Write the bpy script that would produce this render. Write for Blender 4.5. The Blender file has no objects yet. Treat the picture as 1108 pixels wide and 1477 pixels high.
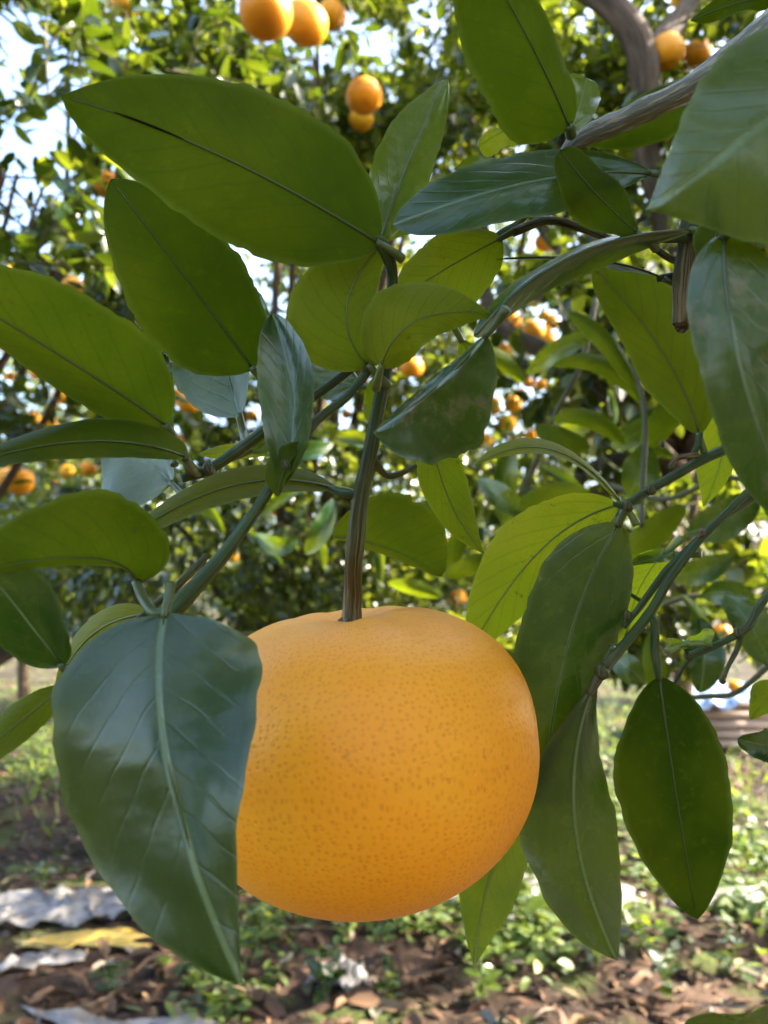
import bpy, math, random
import numpy as np
from mathutils import Vector, Matrix

# ------------------------------------------------------------------ camera, sky, sun, exposure
sc = bpy.context.scene
COL = sc.collection
FPX, CX, CY = 1111.0, 554.0, 738.5
PITCH = math.radians(7.3)
CAM = np.array((0.0, 0.0, 0.98))
RIGHT = np.array((1.0, 0.0, 0.0))
FWD = np.array((0.0, math.cos(PITCH), math.sin(PITCH)))
UP = np.array((0.0, -math.sin(PITCH), math.cos(PITCH)))
K = 0.87                                    # scale of the near depths
FOCUS = 0.197

cd = bpy.data.cameras.new('camera')
cam = bpy.data.objects.new('camera', cd); COL.objects.link(cam)
cd.sensor_fit = 'HORIZONTAL'; cd.sensor_width = 26.0; cd.lens = 26.0 * FPX / 1108.0
cd.clip_start = 0.01; cd.clip_end = 2000
cd.dof.use_dof = True; cd.dof.focus_distance = FOCUS; cd.dof.aperture_fstop = 18.0
cam.location = CAM; cam.rotation_euler = (math.pi / 2 + PITCH, 0, 0)
sc.camera = cam

SUN_EL, SUN_AZ = math.radians(38), math.radians(82)      # azimuth from +Y towards +X
SUND = np.array((math.sin(SUN_AZ) * math.cos(SUN_EL), math.cos(SUN_AZ) * math.cos(SUN_EL), math.sin(SUN_EL)))
w = bpy.data.worlds.new('World'); sc.world = w; w.use_nodes = True
nt = w.node_tree; bg = nt.nodes['Background']
sky = nt.nodes.new('ShaderNodeTexSky'); sky.sky_type = 'NISHITA'; sky.sun_disc = False
sky.sun_elevation = SUN_EL; sky.sun_rotation = SUN_AZ; sky.air_density = 1.0; sky.dust_density = 3.5
nt.links.new(sky.outputs[0], bg.inputs[0]); bg.inputs[1].default_value = 0.15
sd = bpy.data.lights.new('sun', 'SUN'); sd.energy = 4.5; sd.angle = math.radians(0.5); sd.color = (1.0, 0.9, 0.74)
sun = bpy.data.objects.new('sun', sd); COL.objects.link(sun)
sun.rotation_euler = Vector(SUND).to_track_quat('Z', 'Y').to_euler()
vs = sc.view_settings; vs.view_transform = 'Standard'; vs.look = 'None'; vs.gamma = 1; vs.exposure = 2.93
sc.render.engine = 'CYCLES'
cy = sc.cycles; cy.use_denoising = True; cy.max_bounces = 6; cy.diffuse_bounces = 2; cy.glossy_bounces = 2
cy.transmission_bounces = 4; cy.transparent_max_bounces = 4; cy.caustics_reflective = False; cy.caustics_refractive = False
cy.use_adaptive_sampling = True; cy.adaptive_threshold = 0.02; cy.sample_clamp_indirect = 6

rng = np.random.default_rng(11); random.seed(11)

# ------------------------------------------------------------------ helpers
def P(px, py, d):
    return CAM + FWD * d + RIGHT * ((px - CX) / FPX * d) + UP * ((CY - py) / FPX * d)

def project(pts):
    r = np.asarray(pts) - CAM
    d = r @ FWD; dd = np.where(d > 1e-4, d, 1e-4)
    return CX + FPX * (r @ RIGHT) / dd, CY - FPX * (r @ UP) / dd, d

def unit(v):
    v = np.asarray(v, float); return v / (np.linalg.norm(v, axis=-1, keepdims=True) + 1e-12)

def hash2(i, j, s):
    return np.modf(np.abs(np.sin(i * 127.1 + j * 311.7 + s * 74.7) * 43758.5453))[0]

def vnoise(x, y, s=0.0):
    i, j = np.floor(x), np.floor(y); fx, fy = x - i, y - j
    fx = fx * fx * (3 - 2 * fx); fy = fy * fy * (3 - 2 * fy)
    a, b, c, d = hash2(i, j, s), hash2(i + 1, j, s), hash2(i, j + 1, s), hash2(i + 1, j + 1, s)
    return (a * (1 - fx) + b * fx) * (1 - fy) + (c * (1 - fx) + d * fx) * fy

def fbm(x, y, s=0.0, n=3):
    t = 0; a = .5
    for k in range(n):
        t = t + a * vnoise(x * 2 ** k, y * 2 ** k, s + k); a *= .5
    return t

def mesh_from(name, verts, faces, mats, smooth=True, uv=None, tint=None, wear=None, edge=None):
    """faces: list of tuples or an (n,k) array; uv: per vertex (n,2)."""
    me = bpy.data.meshes.new(name)
    verts = np.asarray(verts, np.float32)
    if isinstance(faces, np.ndarray):
        k = faces.shape[1]; nf = len(faces)
        loops = faces.astype(np.int32).ravel(); starts = np.arange(nf, dtype=np.int32) * k
    else:
        loops = np.fromiter((i for f in faces for i in f), np.int32); nf = len(faces)
        starts = np.concatenate(([0], np.cumsum([len(f) for f in faces])[:-1])).astype(np.int32)
    me.vertices.add(len(verts)); me.vertices.foreach_set('co', verts.ravel())
    me.loops.add(len(loops)); me.loops.foreach_set('vertex_index', loops)
    me.polygons.add(nf); me.polygons.foreach_set('loop_start', starts)
    me.update(calc_edges=True)
    if smooth: me.polygons.foreach_set('use_smooth', np.ones(nf, bool))
    if uv is not None:
        l = me.uv_layers.new(name='UVMap'); l.data.foreach_set('uv', np.asarray(uv, np.float32)[loops].ravel())
    for nm, arr in (('tint', tint), ('wear', wear), ('edge', edge)):
        if arr is not None:
            a = me.attributes.new(nm, 'FLOAT', 'POINT')
            a.data.foreach_set('value', np.broadcast_to(np.asarray(arr, np.float32), (len(verts),)).copy())
    for m in (mats if isinstance(mats, (list, tuple)) else [mats]): me.materials.append(m)
    me.validate(); me.update()
    return me

def obj(name, me, parent=None, loc=None):
    o = bpy.data.objects.new(name, me); COL.objects.link(o)
    if parent is not None: o.parent = parent
    if loc is not None: o.location = loc
    return o

def tag(o, label=None, cat=None, group=None, kind=None):
    if label: o['label'] = label
    if cat: o['category'] = cat
    if group: o['group'] = group
    if kind: o['kind'] = kind
    return o

def spline(pts, rad, n):
    """Catmull-Rom through the points, radius along."""
    pts = np.asarray(pts, float); m = len(pts)
    ext = np.vstack((2 * pts[0] - pts[1], pts, 2 * pts[-1] - pts[-2]))
    rr = np.asarray(rad, float)
    t = np.linspace(0, m - 1, n); i = np.minimum(t.astype(int), m - 2); f = (t - i)[:, None]
    p0, p1, p2, p3 = ext[i], ext[i + 1], ext[i + 2], ext[i + 3]
    c = .5 * ((2 * p1) + (-p0 + p2) * f + (2 * p0 - 5 * p1 + 4 * p2 - p3) * f ** 2 + (-p0 + 3 * p1 - 3 * p2 + p3) * f ** 3)
    return c, np.interp(t, np.arange(m), rr)

def tube_data(pts, rad, n=None, sides=10, rough=0.0, flat=1.0, seed=0):
    n = n or max(3, 5 * (len(pts) - 1) + 1)
    c, r = spline(pts, rad, n)
    T = unit(np.gradient(c, axis=0))
    ref = np.array((0, 0, 1.0)) if abs(T[0][2]) < .9 else np.array((1.0, 0, 0))
    X = unit(np.cross(ref, T[0])); fr = []
    for k in range(n):
        X = unit(X - T[k] * (X @ T[k])); fr.append((X, np.cross(T[k], X)))
    a = np.linspace(0, 2 * math.pi, sides, endpoint=False)
    V = []; U = []
    for k in range(n):
        x, y = fr[k]
        wob = 1 + rough * (2 * vnoise(np.cos(a) * 2 + 5 + np.sin(a) * 1.5, np.full(sides, k * .35) + np.sin(a), seed) - 1)
        V.append(c[k] + (np.cos(a) * wob)[:, None] * x * r[k] + (np.sin(a) * wob * flat)[:, None] * y * r[k])
        U.append(np.stack((np.full(sides, k / (n - 1)), a / 6.2832), 1))
    V = np.vstack(V + [c[:1], c[-1:]]); U = np.vstack(U + [np.zeros((1, 2)), np.ones((1, 2))])
    Fc = []
    for k in range(n - 1):
        for s in range(sides):
            s2 = (s + 1) % sides
            Fc.append((k * sides + s, k * sides + s2, (k + 1) * sides + s2, (k + 1) * sides + s))
    e = n * sides
    for s in range(sides):
        s2 = (s + 1) % sides
        Fc.append((e, s2, s)); Fc.append((e + 1, (n - 1) * sides + s, (n - 1) * sides + s2))
    return V, Fc, U

def tube(name, pts, rad, mat, parent=None, **kw):
    V, Fc, U = tube_data(pts, rad, **kw)
    return obj(name, mesh_from(name, V, Fc, mat, uv=U), parent)

def join_data(parts):
    V, Fc, U, o = [], [], [], 0
    for v, f, u in parts:
        V.append(v); U.append(u); Fc += [tuple(i + o for i in q) for q in f]; o += len(v)
    return np.vstack(V), Fc, np.vstack(U)

# ------------------------------------------------------------------ materials
class NT:
    def __init__(s, name):
        s.m = bpy.data.materials.new(name); s.m.use_nodes = True
        s.t = s.m.node_tree; s.t.nodes.clear()
        s.out = s.t.nodes.new('ShaderNodeOutputMaterial')
    def n(s, typ, **kw):
        x = s.t.nodes.new(typ)
        for k, v in kw.items():
            if k == 'i':
                for a, b in v.items():
                    if isinstance(b, bpy.types.NodeSocket): s.t.links.new(b, x.inputs[a])
                    else: x.inputs[a].default_value = b
            else: setattr(x, k, v)
        return x
    def math(s, op, a, b=0.0, c=0.0, clamp=False):
        return s.n('ShaderNodeMath', operation=op, use_clamp=clamp, i={0: a, 1: b, 2: c}).outputs[0]
    def mix(s, f, a, b, mode='MIX'):
        x = s.n('ShaderNodeMix', data_type='RGBA', blend_type=mode)
        for sock, v in ((x.inputs[0], f), (x.inputs[6], a), (x.inputs[7], b)):
            if isinstance(v, bpy.types.NodeSocket): s.t.links.new(v, sock)
            elif sock.type == 'RGBA': sock.default_value = (*v, 1) if len(v) == 3 else v
            else: sock.default_value = v
        return x.outputs[2]
    def mixf(s, f, a, b):
        x = s.n('ShaderNodeMix', data_type='FLOAT')
        for sock, v in ((x.inputs[0], f), (x.inputs[2], a), (x.inputs[3], b)):
            if isinstance(v, bpy.types.NodeSocket): s.t.links.new(v, sock)
            else: sock.default_value = v
        return x.outputs[0]
    def step(s, x, lo, hi):
        return s.n('ShaderNodeMapRange', interpolation_type='SMOOTHSTEP', i={0: x, 1: lo, 2: hi, 3: 0.0, 4: 1.0}).outputs[0]
    def noise(s, vec, scale, detail=2, rough=.5, out=0):
        i = {'Scale': scale, 'Detail': detail, 'Roughness': rough}
        if vec is not None: i['Vector'] = vec
        return s.n('ShaderNodeTexNoise', i=i).outputs[out]
    def link(s, a, b): s.t.links.new(a, b)
    def surf(s, x): s.t.links.new(x, s.out.inputs[0]); return s.m

def leaf_material(name, near):
    t = NT(name)
    tint = t.n('ShaderNodeAttribute', attribute_name='tint').outputs['Fac']
    back = t.n('ShaderNodeNewGeometry').outputs['Backfacing']
    top = t.mix(tint, (.0010, .0200, .0035), (.034, .092, .008))
    und = t.mix(tint, (.0085, .019, .0006), (.105, .145, .012))
    tra = t.mix(tint, (.011, .024, .0002), (.24, .29, .006)) if near else t.mix(tint, (.016, .030, .001), (.20, .225, .012))
    if near:
        wear = t.n('ShaderNodeAttribute', attribute_name='wear').outputs['Fac']
        uv = t.n('ShaderNodeTexCoord').outputs['UV']; pos = t.n('ShaderNodeTexCoord').outputs['Object']
        sep = t.n('ShaderNodeSeparateXYZ', i={0: uv})
        u = sep.outputs[0]; av = t.math('ABSOLUTE', t.math('SUBTRACT', sep.outputs[1], .5)); av = t.math('MULTIPLY', av, 2)
        wob = t.noise(pos, 120, 2)
        ph = t.math('ADD', t.math('MULTIPLY', u, 8.0), t.math('MULTIPLY', av, -3.0))
        ph = t.math('ADD', ph, t.math('MULTIPLY', wob, .45))
        ph = t.math('ADD', ph, t.math('MULTIPLY', t.math('GREATER_THAN', sep.outputs[1], .5), .45))
        saw = t.math('ABSOLUTE', t.math('SUBTRACT', t.math('FRACT', ph), .5))
        vein = t.math('MULTIPLY', t.math('SUBTRACT', 1.0, t.step(saw, .0, .10)), t.math('SUBTRACT', 1.0, t.step(av, .55, .95)))
        rib = t.math('SUBTRACT', 1.0, t.step(av, .012, .045))
        blot = t.noise(pos, 55, 3, .6); spk = t.noise(pos, 420, 2, .6)
        patch = t.noise(pos, 28, 2, .5)
        top = t.mix(t.math('MULTIPLY', vein, .05), top, (.07, .11, .05))
        top = t.mix(t.math('MULTIPLY', rib, .55), top, (.16, .22, .10))
        top = t.mix(t.math('MULTIPLY', t.step(blot, .42, .75), .35), top, (.025, .055, .014))
        und = t.mix(t.math('MULTIPLY', t.step(patch, .42, .66), .45), und, t.mix(tint, (.026, .036, .002), (.15, .17, .015)))
        und = t.mix(t.math('MULTIPLY', vein, .2), und, (.015, .03, .006))
        tra = t.mix(t.math('MULTIPLY', t.step(t.math('ADD', t.math('MULTIPLY', patch, .6), t.math('MULTIPLY', blot, .4)), .40, .60), .75), tra, t.mix(tint, (.040, .056, .001), (.30, .32, .008)))
        tra = t.mix(t.math('MULTIPLY', t.math('ADD', t.math('MULTIPLY', rib, .4), t.math('MULTIPLY', vein, .22)), 1.0), tra, (.02, .035, .002))
        tra = t.mix(t.math('MULTIPLY', t.step(spk, .55, .75), .15), tra, (.12, .14, .005))
        vo = t.n('ShaderNodeTexVoronoi', feature='DISTANCE_TO_EDGE', i={'Vector': pos, 'Scale': 950.0}).outputs['Distance']
        net = t.math('SUBTRACT', 1.0, t.step(vo, .0, .16))
        tra = t.mix(t.math('MULTIPLY', net, .10), tra, (.01, .02, .001)); und = t.mix(t.math('MULTIPLY', net, .10), und, (.03, .04, .008))
        dst = t.noise(pos, 900, 3, .7); sp1 = t.step(t.noise(pos, 230, 4, .75), .63, .70)
        top = t.mix(t.math('MULTIPLY', t.step(dst, .60, .72), .14), top, (.07, .10, .06))
        top = t.mix(t.math('MULTIPLY', sp1, .45), top, (.05, .055, .02)); und = t.mix(t.math('MULTIPLY', sp1, .5), und, (.05, .045, .012))
        tra = t.mix(t.math('MULTIPLY', sp1, .5), tra, (.012, .012, .001))
        rim = t.step(t.n('ShaderNodeAttribute', attribute_name='edge').outputs['Fac'], .86, 1.0)  # lighter leaf edge put in the colour, imitating sky-lit translucent edges
        top = t.mix(t.math('MULTIPLY', rim, .35), top, (.09, .12, .045)); und = t.mix(t.math('MULTIPLY', rim, .4), und, (.10, .13, .03))
        wm = t.math('MULTIPLY', wear, t.step(t.noise(pos, 75, 5, .72), .50, .64))
        top = t.mix(wm, top, (.085, .070, .045)); und = t.mix(wm, und, (.10, .07, .035))
        hgt = t.math('ADD', t.math('MULTIPLY', vein, -.55), t.math('MULTIPLY', rib, -1.2))
        hgt = t.math('ADD', hgt, t.math('MULTIPLY', spk, .35)); hgt = t.math('ADD', hgt, t.math('MULTIPLY', t.noise(pos, 160, 2), 1.6))
        bump = t.n('ShaderNodeBump', i={'Strength': t.mixf(back, .20, .16), 'Distance': .00045, 'Height': hgt}).outputs[0]
        rgh = t.math('ADD', t.mixf(back, .12, .45), t.math('MULTIPLY', blot, .26))
    else:
        rgh = t.mixf(back, .27, .5); bump = None
    if not near:
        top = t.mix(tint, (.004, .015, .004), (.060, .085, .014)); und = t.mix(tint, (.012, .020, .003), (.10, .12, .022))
    colr = t.mix(back, top, und)
    pb = t.n('ShaderNodeBsdfPrincipled', i={'Base Color': colr, 'Roughness': rgh, 'Specular IOR Level': t.mixf(back, .46, .03)})
    tr = t.n('ShaderNodeBsdfTranslucent', i={'Color': tra})
    if bump is not None: t.link(bump, pb.inputs['Normal'])
    ad = t.n('ShaderNodeAddShader', i={0: pb.outputs[0], 1: tr.outputs[0]})
    return t.surf(ad.outputs[0])

M_LEAF = leaf_material('citrus_leaf', True)
M_FAR = leaf_material('citrus_leaf_small', False)

def rib_material():
    t = NT('leaf_midrib')
    tint = t.n('ShaderNodeAttribute', attribute_name='tint').outputs['Fac']
    c = t.mix(tint, (.035, .052, .012), (.14, .19, .045))
    return t.surf(t.n('ShaderNodeBsdfPrincipled', i={'Base Color': c, 'Roughness': .45}).outputs[0])
M_RIB = rib_material()

def streak_material():
    t = NT('dark_streak')  # plain dark colour for the line along part of the midrib
    return t.surf(t.n('ShaderNodeBsdfPrincipled', i={'Base Color': (.007, .008, .002, 1), 'Roughness': .8, 'Specular IOR Level': .1}).outputs[0])
M_STREAK = streak_material()

def twig_material():
    t = NT('green_twig')
    uv = t.n('ShaderNodeTexCoord').outputs['UV']; pos = t.n('ShaderNodeTexCoord').outputs['Object']
    mp = t.n('ShaderNodeMapping', i={0: uv, 3: (3.0, 22.0, 1)}).outputs[0]
    st = t.noise(mp, 1.0, 3, .6); bl = t.noise(pos, 90, 3)
    age = t.n('ShaderNodeAttribute', attribute_name='tint').outputs['Fac']
    g = t.mix(t.step(st, .35, .65), (.018, .036, .008), (.055, .085, .024))
    b = t.mix(t.step(st, .40, .62), (.045, .026, .012), (.26, .19, .10))
    g = t.mix(t.math('MULTIPLY', t.step(bl, .58, .72), .35), g, (.12, .11, .06))
    c = t.mix(age, g, b)
    bp = t.n('ShaderNodeBump', i={'Strength': .7, 'Distance': .0008, 'Height': st}).outputs[0]
    return t.surf(t.n('ShaderNodeBsdfPrincipled', i={'Base Color': c, 'Roughness': .55, 'Normal': bp, 'Specular IOR Level': .22}).outputs[0])
M_TWIG = twig_material()

def bark_material():
    t = NT('bark')
    uv = t.n('ShaderNodeTexCoord').outputs['UV']; pos = t.n('ShaderNodeTexCoord').outputs['Object']
    mp = t.n('ShaderNodeMapping', i={0: uv, 3: (9.0, 26.0, 1)}).outputs[0]
    st = t.noise(mp, 1.0, 4, .65); bl = t.noise(pos, 14, 4, .6)
    c = t.mix(t.step(st, .38, .66), (.035, .022, .014), (.17, .115, .07))
    c = t.mix(t.math('MULTIPLY', t.step(bl, .5, .72), .6), c, (.13, .12, .085))
    bp = t.n('ShaderNodeBump', i={'Strength': .8, 'Distance': .004, 'Height': st}).outputs[0]
    return t.surf(t.n('ShaderNodeBsdfPrincipled', i={'Base Color': c, 'Roughness': .8, 'Normal': bp, 'Specular IOR Level': .2}).outputs[0])
M_BARK = bark_material()

def grey_bark():
    t = NT('striped_bark')
    uv = t.n('ShaderNodeTexCoord').outputs['UV']; pos = t.n('ShaderNodeTexCoord').outputs['Object']
    mp = t.n('ShaderNodeMapping', i={0: uv, 3: (11.0, 17.0, 1)}).outputs[0]
    st = t.noise(mp, 1.0, 4, .6); bl = t.noise(pos, 45, 3)
    c = t.mix(t.step(st, .48, .60), (.13, .135, .10), (.34, .29, .21))
    c = t.mix(t.step(st, .60, .66), c, (.05, .03, .017))
    c = t.mix(t.math('MULTIPLY', t.step(bl, .5, .7), .5), c, (.12, .115, .09))
    bp = t.n('ShaderNodeBump', i={'Strength': .8, 'Distance': .0012, 'Height': st}).outputs[0]
    return t.surf(t.n('ShaderNodeBsdfPrincipled', i={'Base Color': c, 'Roughness': .62, 'Normal': bp, 'Specular IOR Level': .3}).outputs[0])
M_GREY = grey_bark()

def peel_material(name, near):
    t = NT(name)
    pos = t.n('ShaderNodeTexCoord').outputs['Object']
    big = t.noise(pos, 22 if near else 14, 3, .55)
    c = t.mix(t.step(big, .35, .7), (.95, .345, .013), (.97, .400, .022))
    if not near:
        rnd = t.n('ShaderNodeObjectInfo').outputs['Random']
        c = t.mix(rnd, (.82, .26, .008), (.88, .42, .02)); c = t.mix(t.math('MULTIPLY', t.step(big, .5, .7), .4), c, (.60, .26, .03))
    if near:
        uvp = t.n('ShaderNodeTexCoord').outputs['UV']
        vo = t.n('ShaderNodeTexVoronoi', voronoi_dimensions='2D', i={'Vector': uvp, 'Scale': 610.0, 'Randomness': .85})
        d, cc = vo.outputs['Distance'], vo.outputs['Color']
        ch = t.n('ShaderNodeSeparateColor', i={0: cc}).outputs[0]
        dot = t.math('MULTIPLY', t.math('SUBTRACT', 1.0, t.step(d, .06, .46)), t.mixf(ch, .35, 1.0))
        vo2 = t.n('ShaderNodeTexVoronoi', i={'Vector': pos, 'Scale': 900.0})
        z = t.n('ShaderNodeSeparateXYZ', i={0: pos}).outputs[2]
        topm = t.step(t.math('ADD', z, t.math('MULTIPLY', big, .02)), .026, .056)
        c = t.mix(t.math('MULTIPLY', topm, .6), c, (.62, .28, .06))
        c = t.mix(t.math('MULTIPLY', dot, .40), c, (.62, .17, .004))
        sp = t.noise(pos, 150, 3, .7)
        c = t.mix(t.math('MULTIPLY', t.step(sp, .66, .76), .42), c, (.35, .12, .03))
        sp2 = t.noise(pos, 60, 4, .75)
        c = t.mix(t.math('MULTIPLY', t.step(sp2, .67, .74), .35), c, (.36, .12, .04))
        h = t.math('ADD', t.math('MULTIPLY', dot, -1.0), t.math('MULTIPLY', t.noise(pos, 130, 3), 2.2))
        h = t.math('ADD', h, t.math('MULTIPLY', t.math('SUBTRACT', 1.0, t.step(vo2.outputs['Distance'], .0, .5)), -.3))
        bp = t.n('ShaderNodeBump', i={'Strength': .30, 'Distance': .0003, 'Height': h}).outputs[0]
    else:
        bp = t.n('ShaderNodeBump', i={'Strength': .3, 'Distance': .001, 'Height': t.noise(pos, 220, 2)}).outputs[0]
    pb = t.n('ShaderNodeBsdfPrincipled', i={'Base Color': c, 'Roughness': .44, 'Specular IOR Level': .30, 'Normal': bp,
             'Subsurface Weight': .12 if near else 0.0, 'Subsurface Radius': (1.0, .4, .1), 'Subsurface Scale': .003})
    return t.surf(pb.outputs[0])
M_PEEL = peel_material('orange_peel', True)
M_PEELF = peel_material('orange_peel_small', False)

def soil_material():
    t = NT('soil')
    pos = t.n('ShaderNodeNewGeometry').outputs['Position']
    a = t.noise(pos, 1.6, 4, .6); b = t.noise(pos, 14, 5, .65); d = t.noise(pos, 60, 3, .6); g = t.noise(pos, 2.3, 3, .6)
    c = t.mix(t.step(b, .35, .68), (.008, .005, .0035), (.042, .026, .017))
    c = t.mix(t.math('MULTIPLY', t.step(a, .48, .66), .8), c, (.10, .062, .042))
    c = t.mix(t.math('MULTIPLY', t.step(d, .58, .74), .55), c, (.18, .125, .085))
    c = t.mix(t.math('MULTIPLY', t.step(g, .50, .62), .7), c, (.06, .085, .018))
    bp = t.n('ShaderNodeBump', i={'Strength': .9, 'Distance': .02, 'Height': t.math('ADD', b, t.math('MULTIPLY', d, .5))}).outputs[0]
    return t.surf(t.n('ShaderNodeBsdfPrincipled', i={'Base Color': c, 'Roughness': .95, 'Normal': bp, 'Specular IOR Level': .15}).outputs[0])
M_SOIL = soil_material()

def weed_material():
    t = NT('weed_leaf')
    tint = t.n('ShaderNodeAttribute', attribute_name='tint').outputs['Fac']
    c = t.mix(tint, (.020, .042, .010), (.11, .14, .022)); tr = t.mix(tint, (.025, .055, .003), (.17, .20, .012))
    pb = t.n('ShaderNodeBsdfPrincipled', i={'Base Color': c, 'Roughness': .5, 'Specular IOR Level': .35})
    return t.surf(t.n('ShaderNodeAddShader', i={0: pb.outputs[0], 1: t.n('ShaderNodeBsdfTranslucent', i={'Color': tr}).outputs[0]}).outputs[0])
M_WEED = weed_material()

def litter_material():
    t = NT('dead_leaf')
    tint = t.n('ShaderNodeAttribute', attribute_name='tint').outputs['Fac']
    r = t.n('ShaderNodeValToRGB', i={0: tint}); e = r.color_ramp.elements
    e[0].position = 0; e[0].color = (.055, .03, .018, 1); e[1].position = 1; e[1].color = (.26, .19, .12, 1)
    for p, cc in ((.3, (.09, .048, .026, 1)), (.55, (.16, .09, .048, 1)), (.72, (.06, .07, .03, 1)), (.86, (.16, .14, .115, 1))):
        x = e.new(p); x.color = cc
    return t.surf(t.n('ShaderNodeBsdfPrincipled', i={'Base Color': r.outputs[0], 'Roughness': .75, 'Specular IOR Level': .25}).outputs[0])
M_DEAD = litter_material()

def plastic_material(name, ca, cb, alpha=.85):
    t = NT(name)
    pos = t.n('ShaderNodeTexCoord').outputs['Object']
    n = t.noise(pos, 18, 4, .6); f = t.noise(pos, 70, 3, .6)
    c = t.mix(t.step(n, .35, .7), ca, cb)
    c = t.mix(t.math('MULTIPLY', t.step(f, .60, .72), .5), c, (.16, .11, .075))
    bp = t.n('ShaderNodeBump', i={'Strength': .5, 'Distance': .006, 'Height': n}).outputs[0]
    pb = t.n('ShaderNodeBsdfPrincipled', i={'Base Color': c, 'Roughness': .28, 'Normal': bp})
    tl = t.n('ShaderNodeBsdfTranslucent', i={'Color': t.mix(.0, cb, cb)})
    return t.surf(t.n('ShaderNodeMixShader', i={0: 1 - alpha, 1: pb.outputs[0], 2: tl.outputs[0]}).outputs[0])
M_PLAS = plastic_material('dirty_white_plastic', (.15, .14, .13), (.30, .28, .265))
M_YEL = plastic_material('yellow_plastic', (.42, .28, .05), (.55, .40, .10))
M_BLUE = plastic_material('pale_blue_tarp', (.14, .24, .45), (.40, .46, .54), .97)
M_NET = plastic_material('green_net_plastic', (.02, .30, .14), (.05, .42, .20), .9)

def wood_material():
    t = NT('weathered_board')
    pos = t.n('ShaderNodeTexCoord').outputs['Object']
    mp = t.n('ShaderNodeMapping', i={0: pos, 3: (2.0, 30.0, 30.0)}).outputs[0]
    n = t.noise(mp, 1.0, 4, .6)
    c = t.mix(t.step(n, .35, .65), (.26, .16, .11), (.42, .30, .23))
    return t.surf(t.n('ShaderNodeBsdfPrincipled', i={'Base Color': c, 'Roughness': .8}).outputs[0])
M_WOOD = wood_material()

# ------------------------------------------------------------------ ground
def gh(x, y):
    x = np.asarray(x, float); y = np.asarray(y, float)
    near = np.exp(-np.hypot(x, y) / 14)
    return near * ((fbm(x * 1.1 + 9, y * 1.1, 3) - .45) * .16 + (fbm(x * 5 + 3, y * 5, 7) - .45) * .07 + (fbm(x * 17, y * 17, 9, 2) - .4) * .028)

rr = np.concatenate((np.linspace(.05, 1.7, 10), np.geomspace(1.75, 9, 240), np.geomspace(9.3, 900, 44)))
aa = np.concatenate((np.linspace(-math.pi, -.75, 40, endpoint=False), np.linspace(-.75, .75, 300, endpoint=False), np.linspace(.75, math.pi, 40, endpoint=False)))
R_, A_ = np.meshgrid(rr, aa, indexing='ij')
gx, gy = R_ * np.sin(A_), R_ * np.cos(A_)
gv = np.stack((gx, gy, gh(gx, gy)), -1).reshape(-1, 3)
nr, na = len(rr), len(aa)
I, J = np.meshgrid(np.arange(nr - 1), np.arange(na), indexing='ij'); J2 = (J + 1) % na
gf = np.stack((I * na + J, I * na + J2, (I + 1) * na + J2, (I + 1) * na + J), -1).reshape(-1, 4)[:, ::-1]
ground = obj('ground', mesh_from('ground', gv, np.ascontiguousarray(gf), M_SOIL))
ground['kind'] = 'structure'

# ------------------------------------------------------------------ leaf shapes
def wprof(u, pk=.45, p=.8):
    q = p * (1 - pk) / pk
    u = np.clip(u, 0, 1)
    return (u ** p * (1 - u) ** q) / (pk ** p * (1 - pk) ** q)

occ = np.full((124, 93), np.inf)            # nearest near-object depth on a 12 px grid, to choose the far leaves that show

def mark(pts):
    x, y, d = project(pts)
    i = (y // 12).astype(int); j = (x // 12).astype(int)
    ok = (i >= 0) & (i < 124) & (j >= 0) & (j < 93) & (d > 0.02)
    np.minimum.at(occ, (i[ok], j[ok]), d[ok])

NU, NV = 58, 6
leafrng = np.random.default_rng(5)

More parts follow.
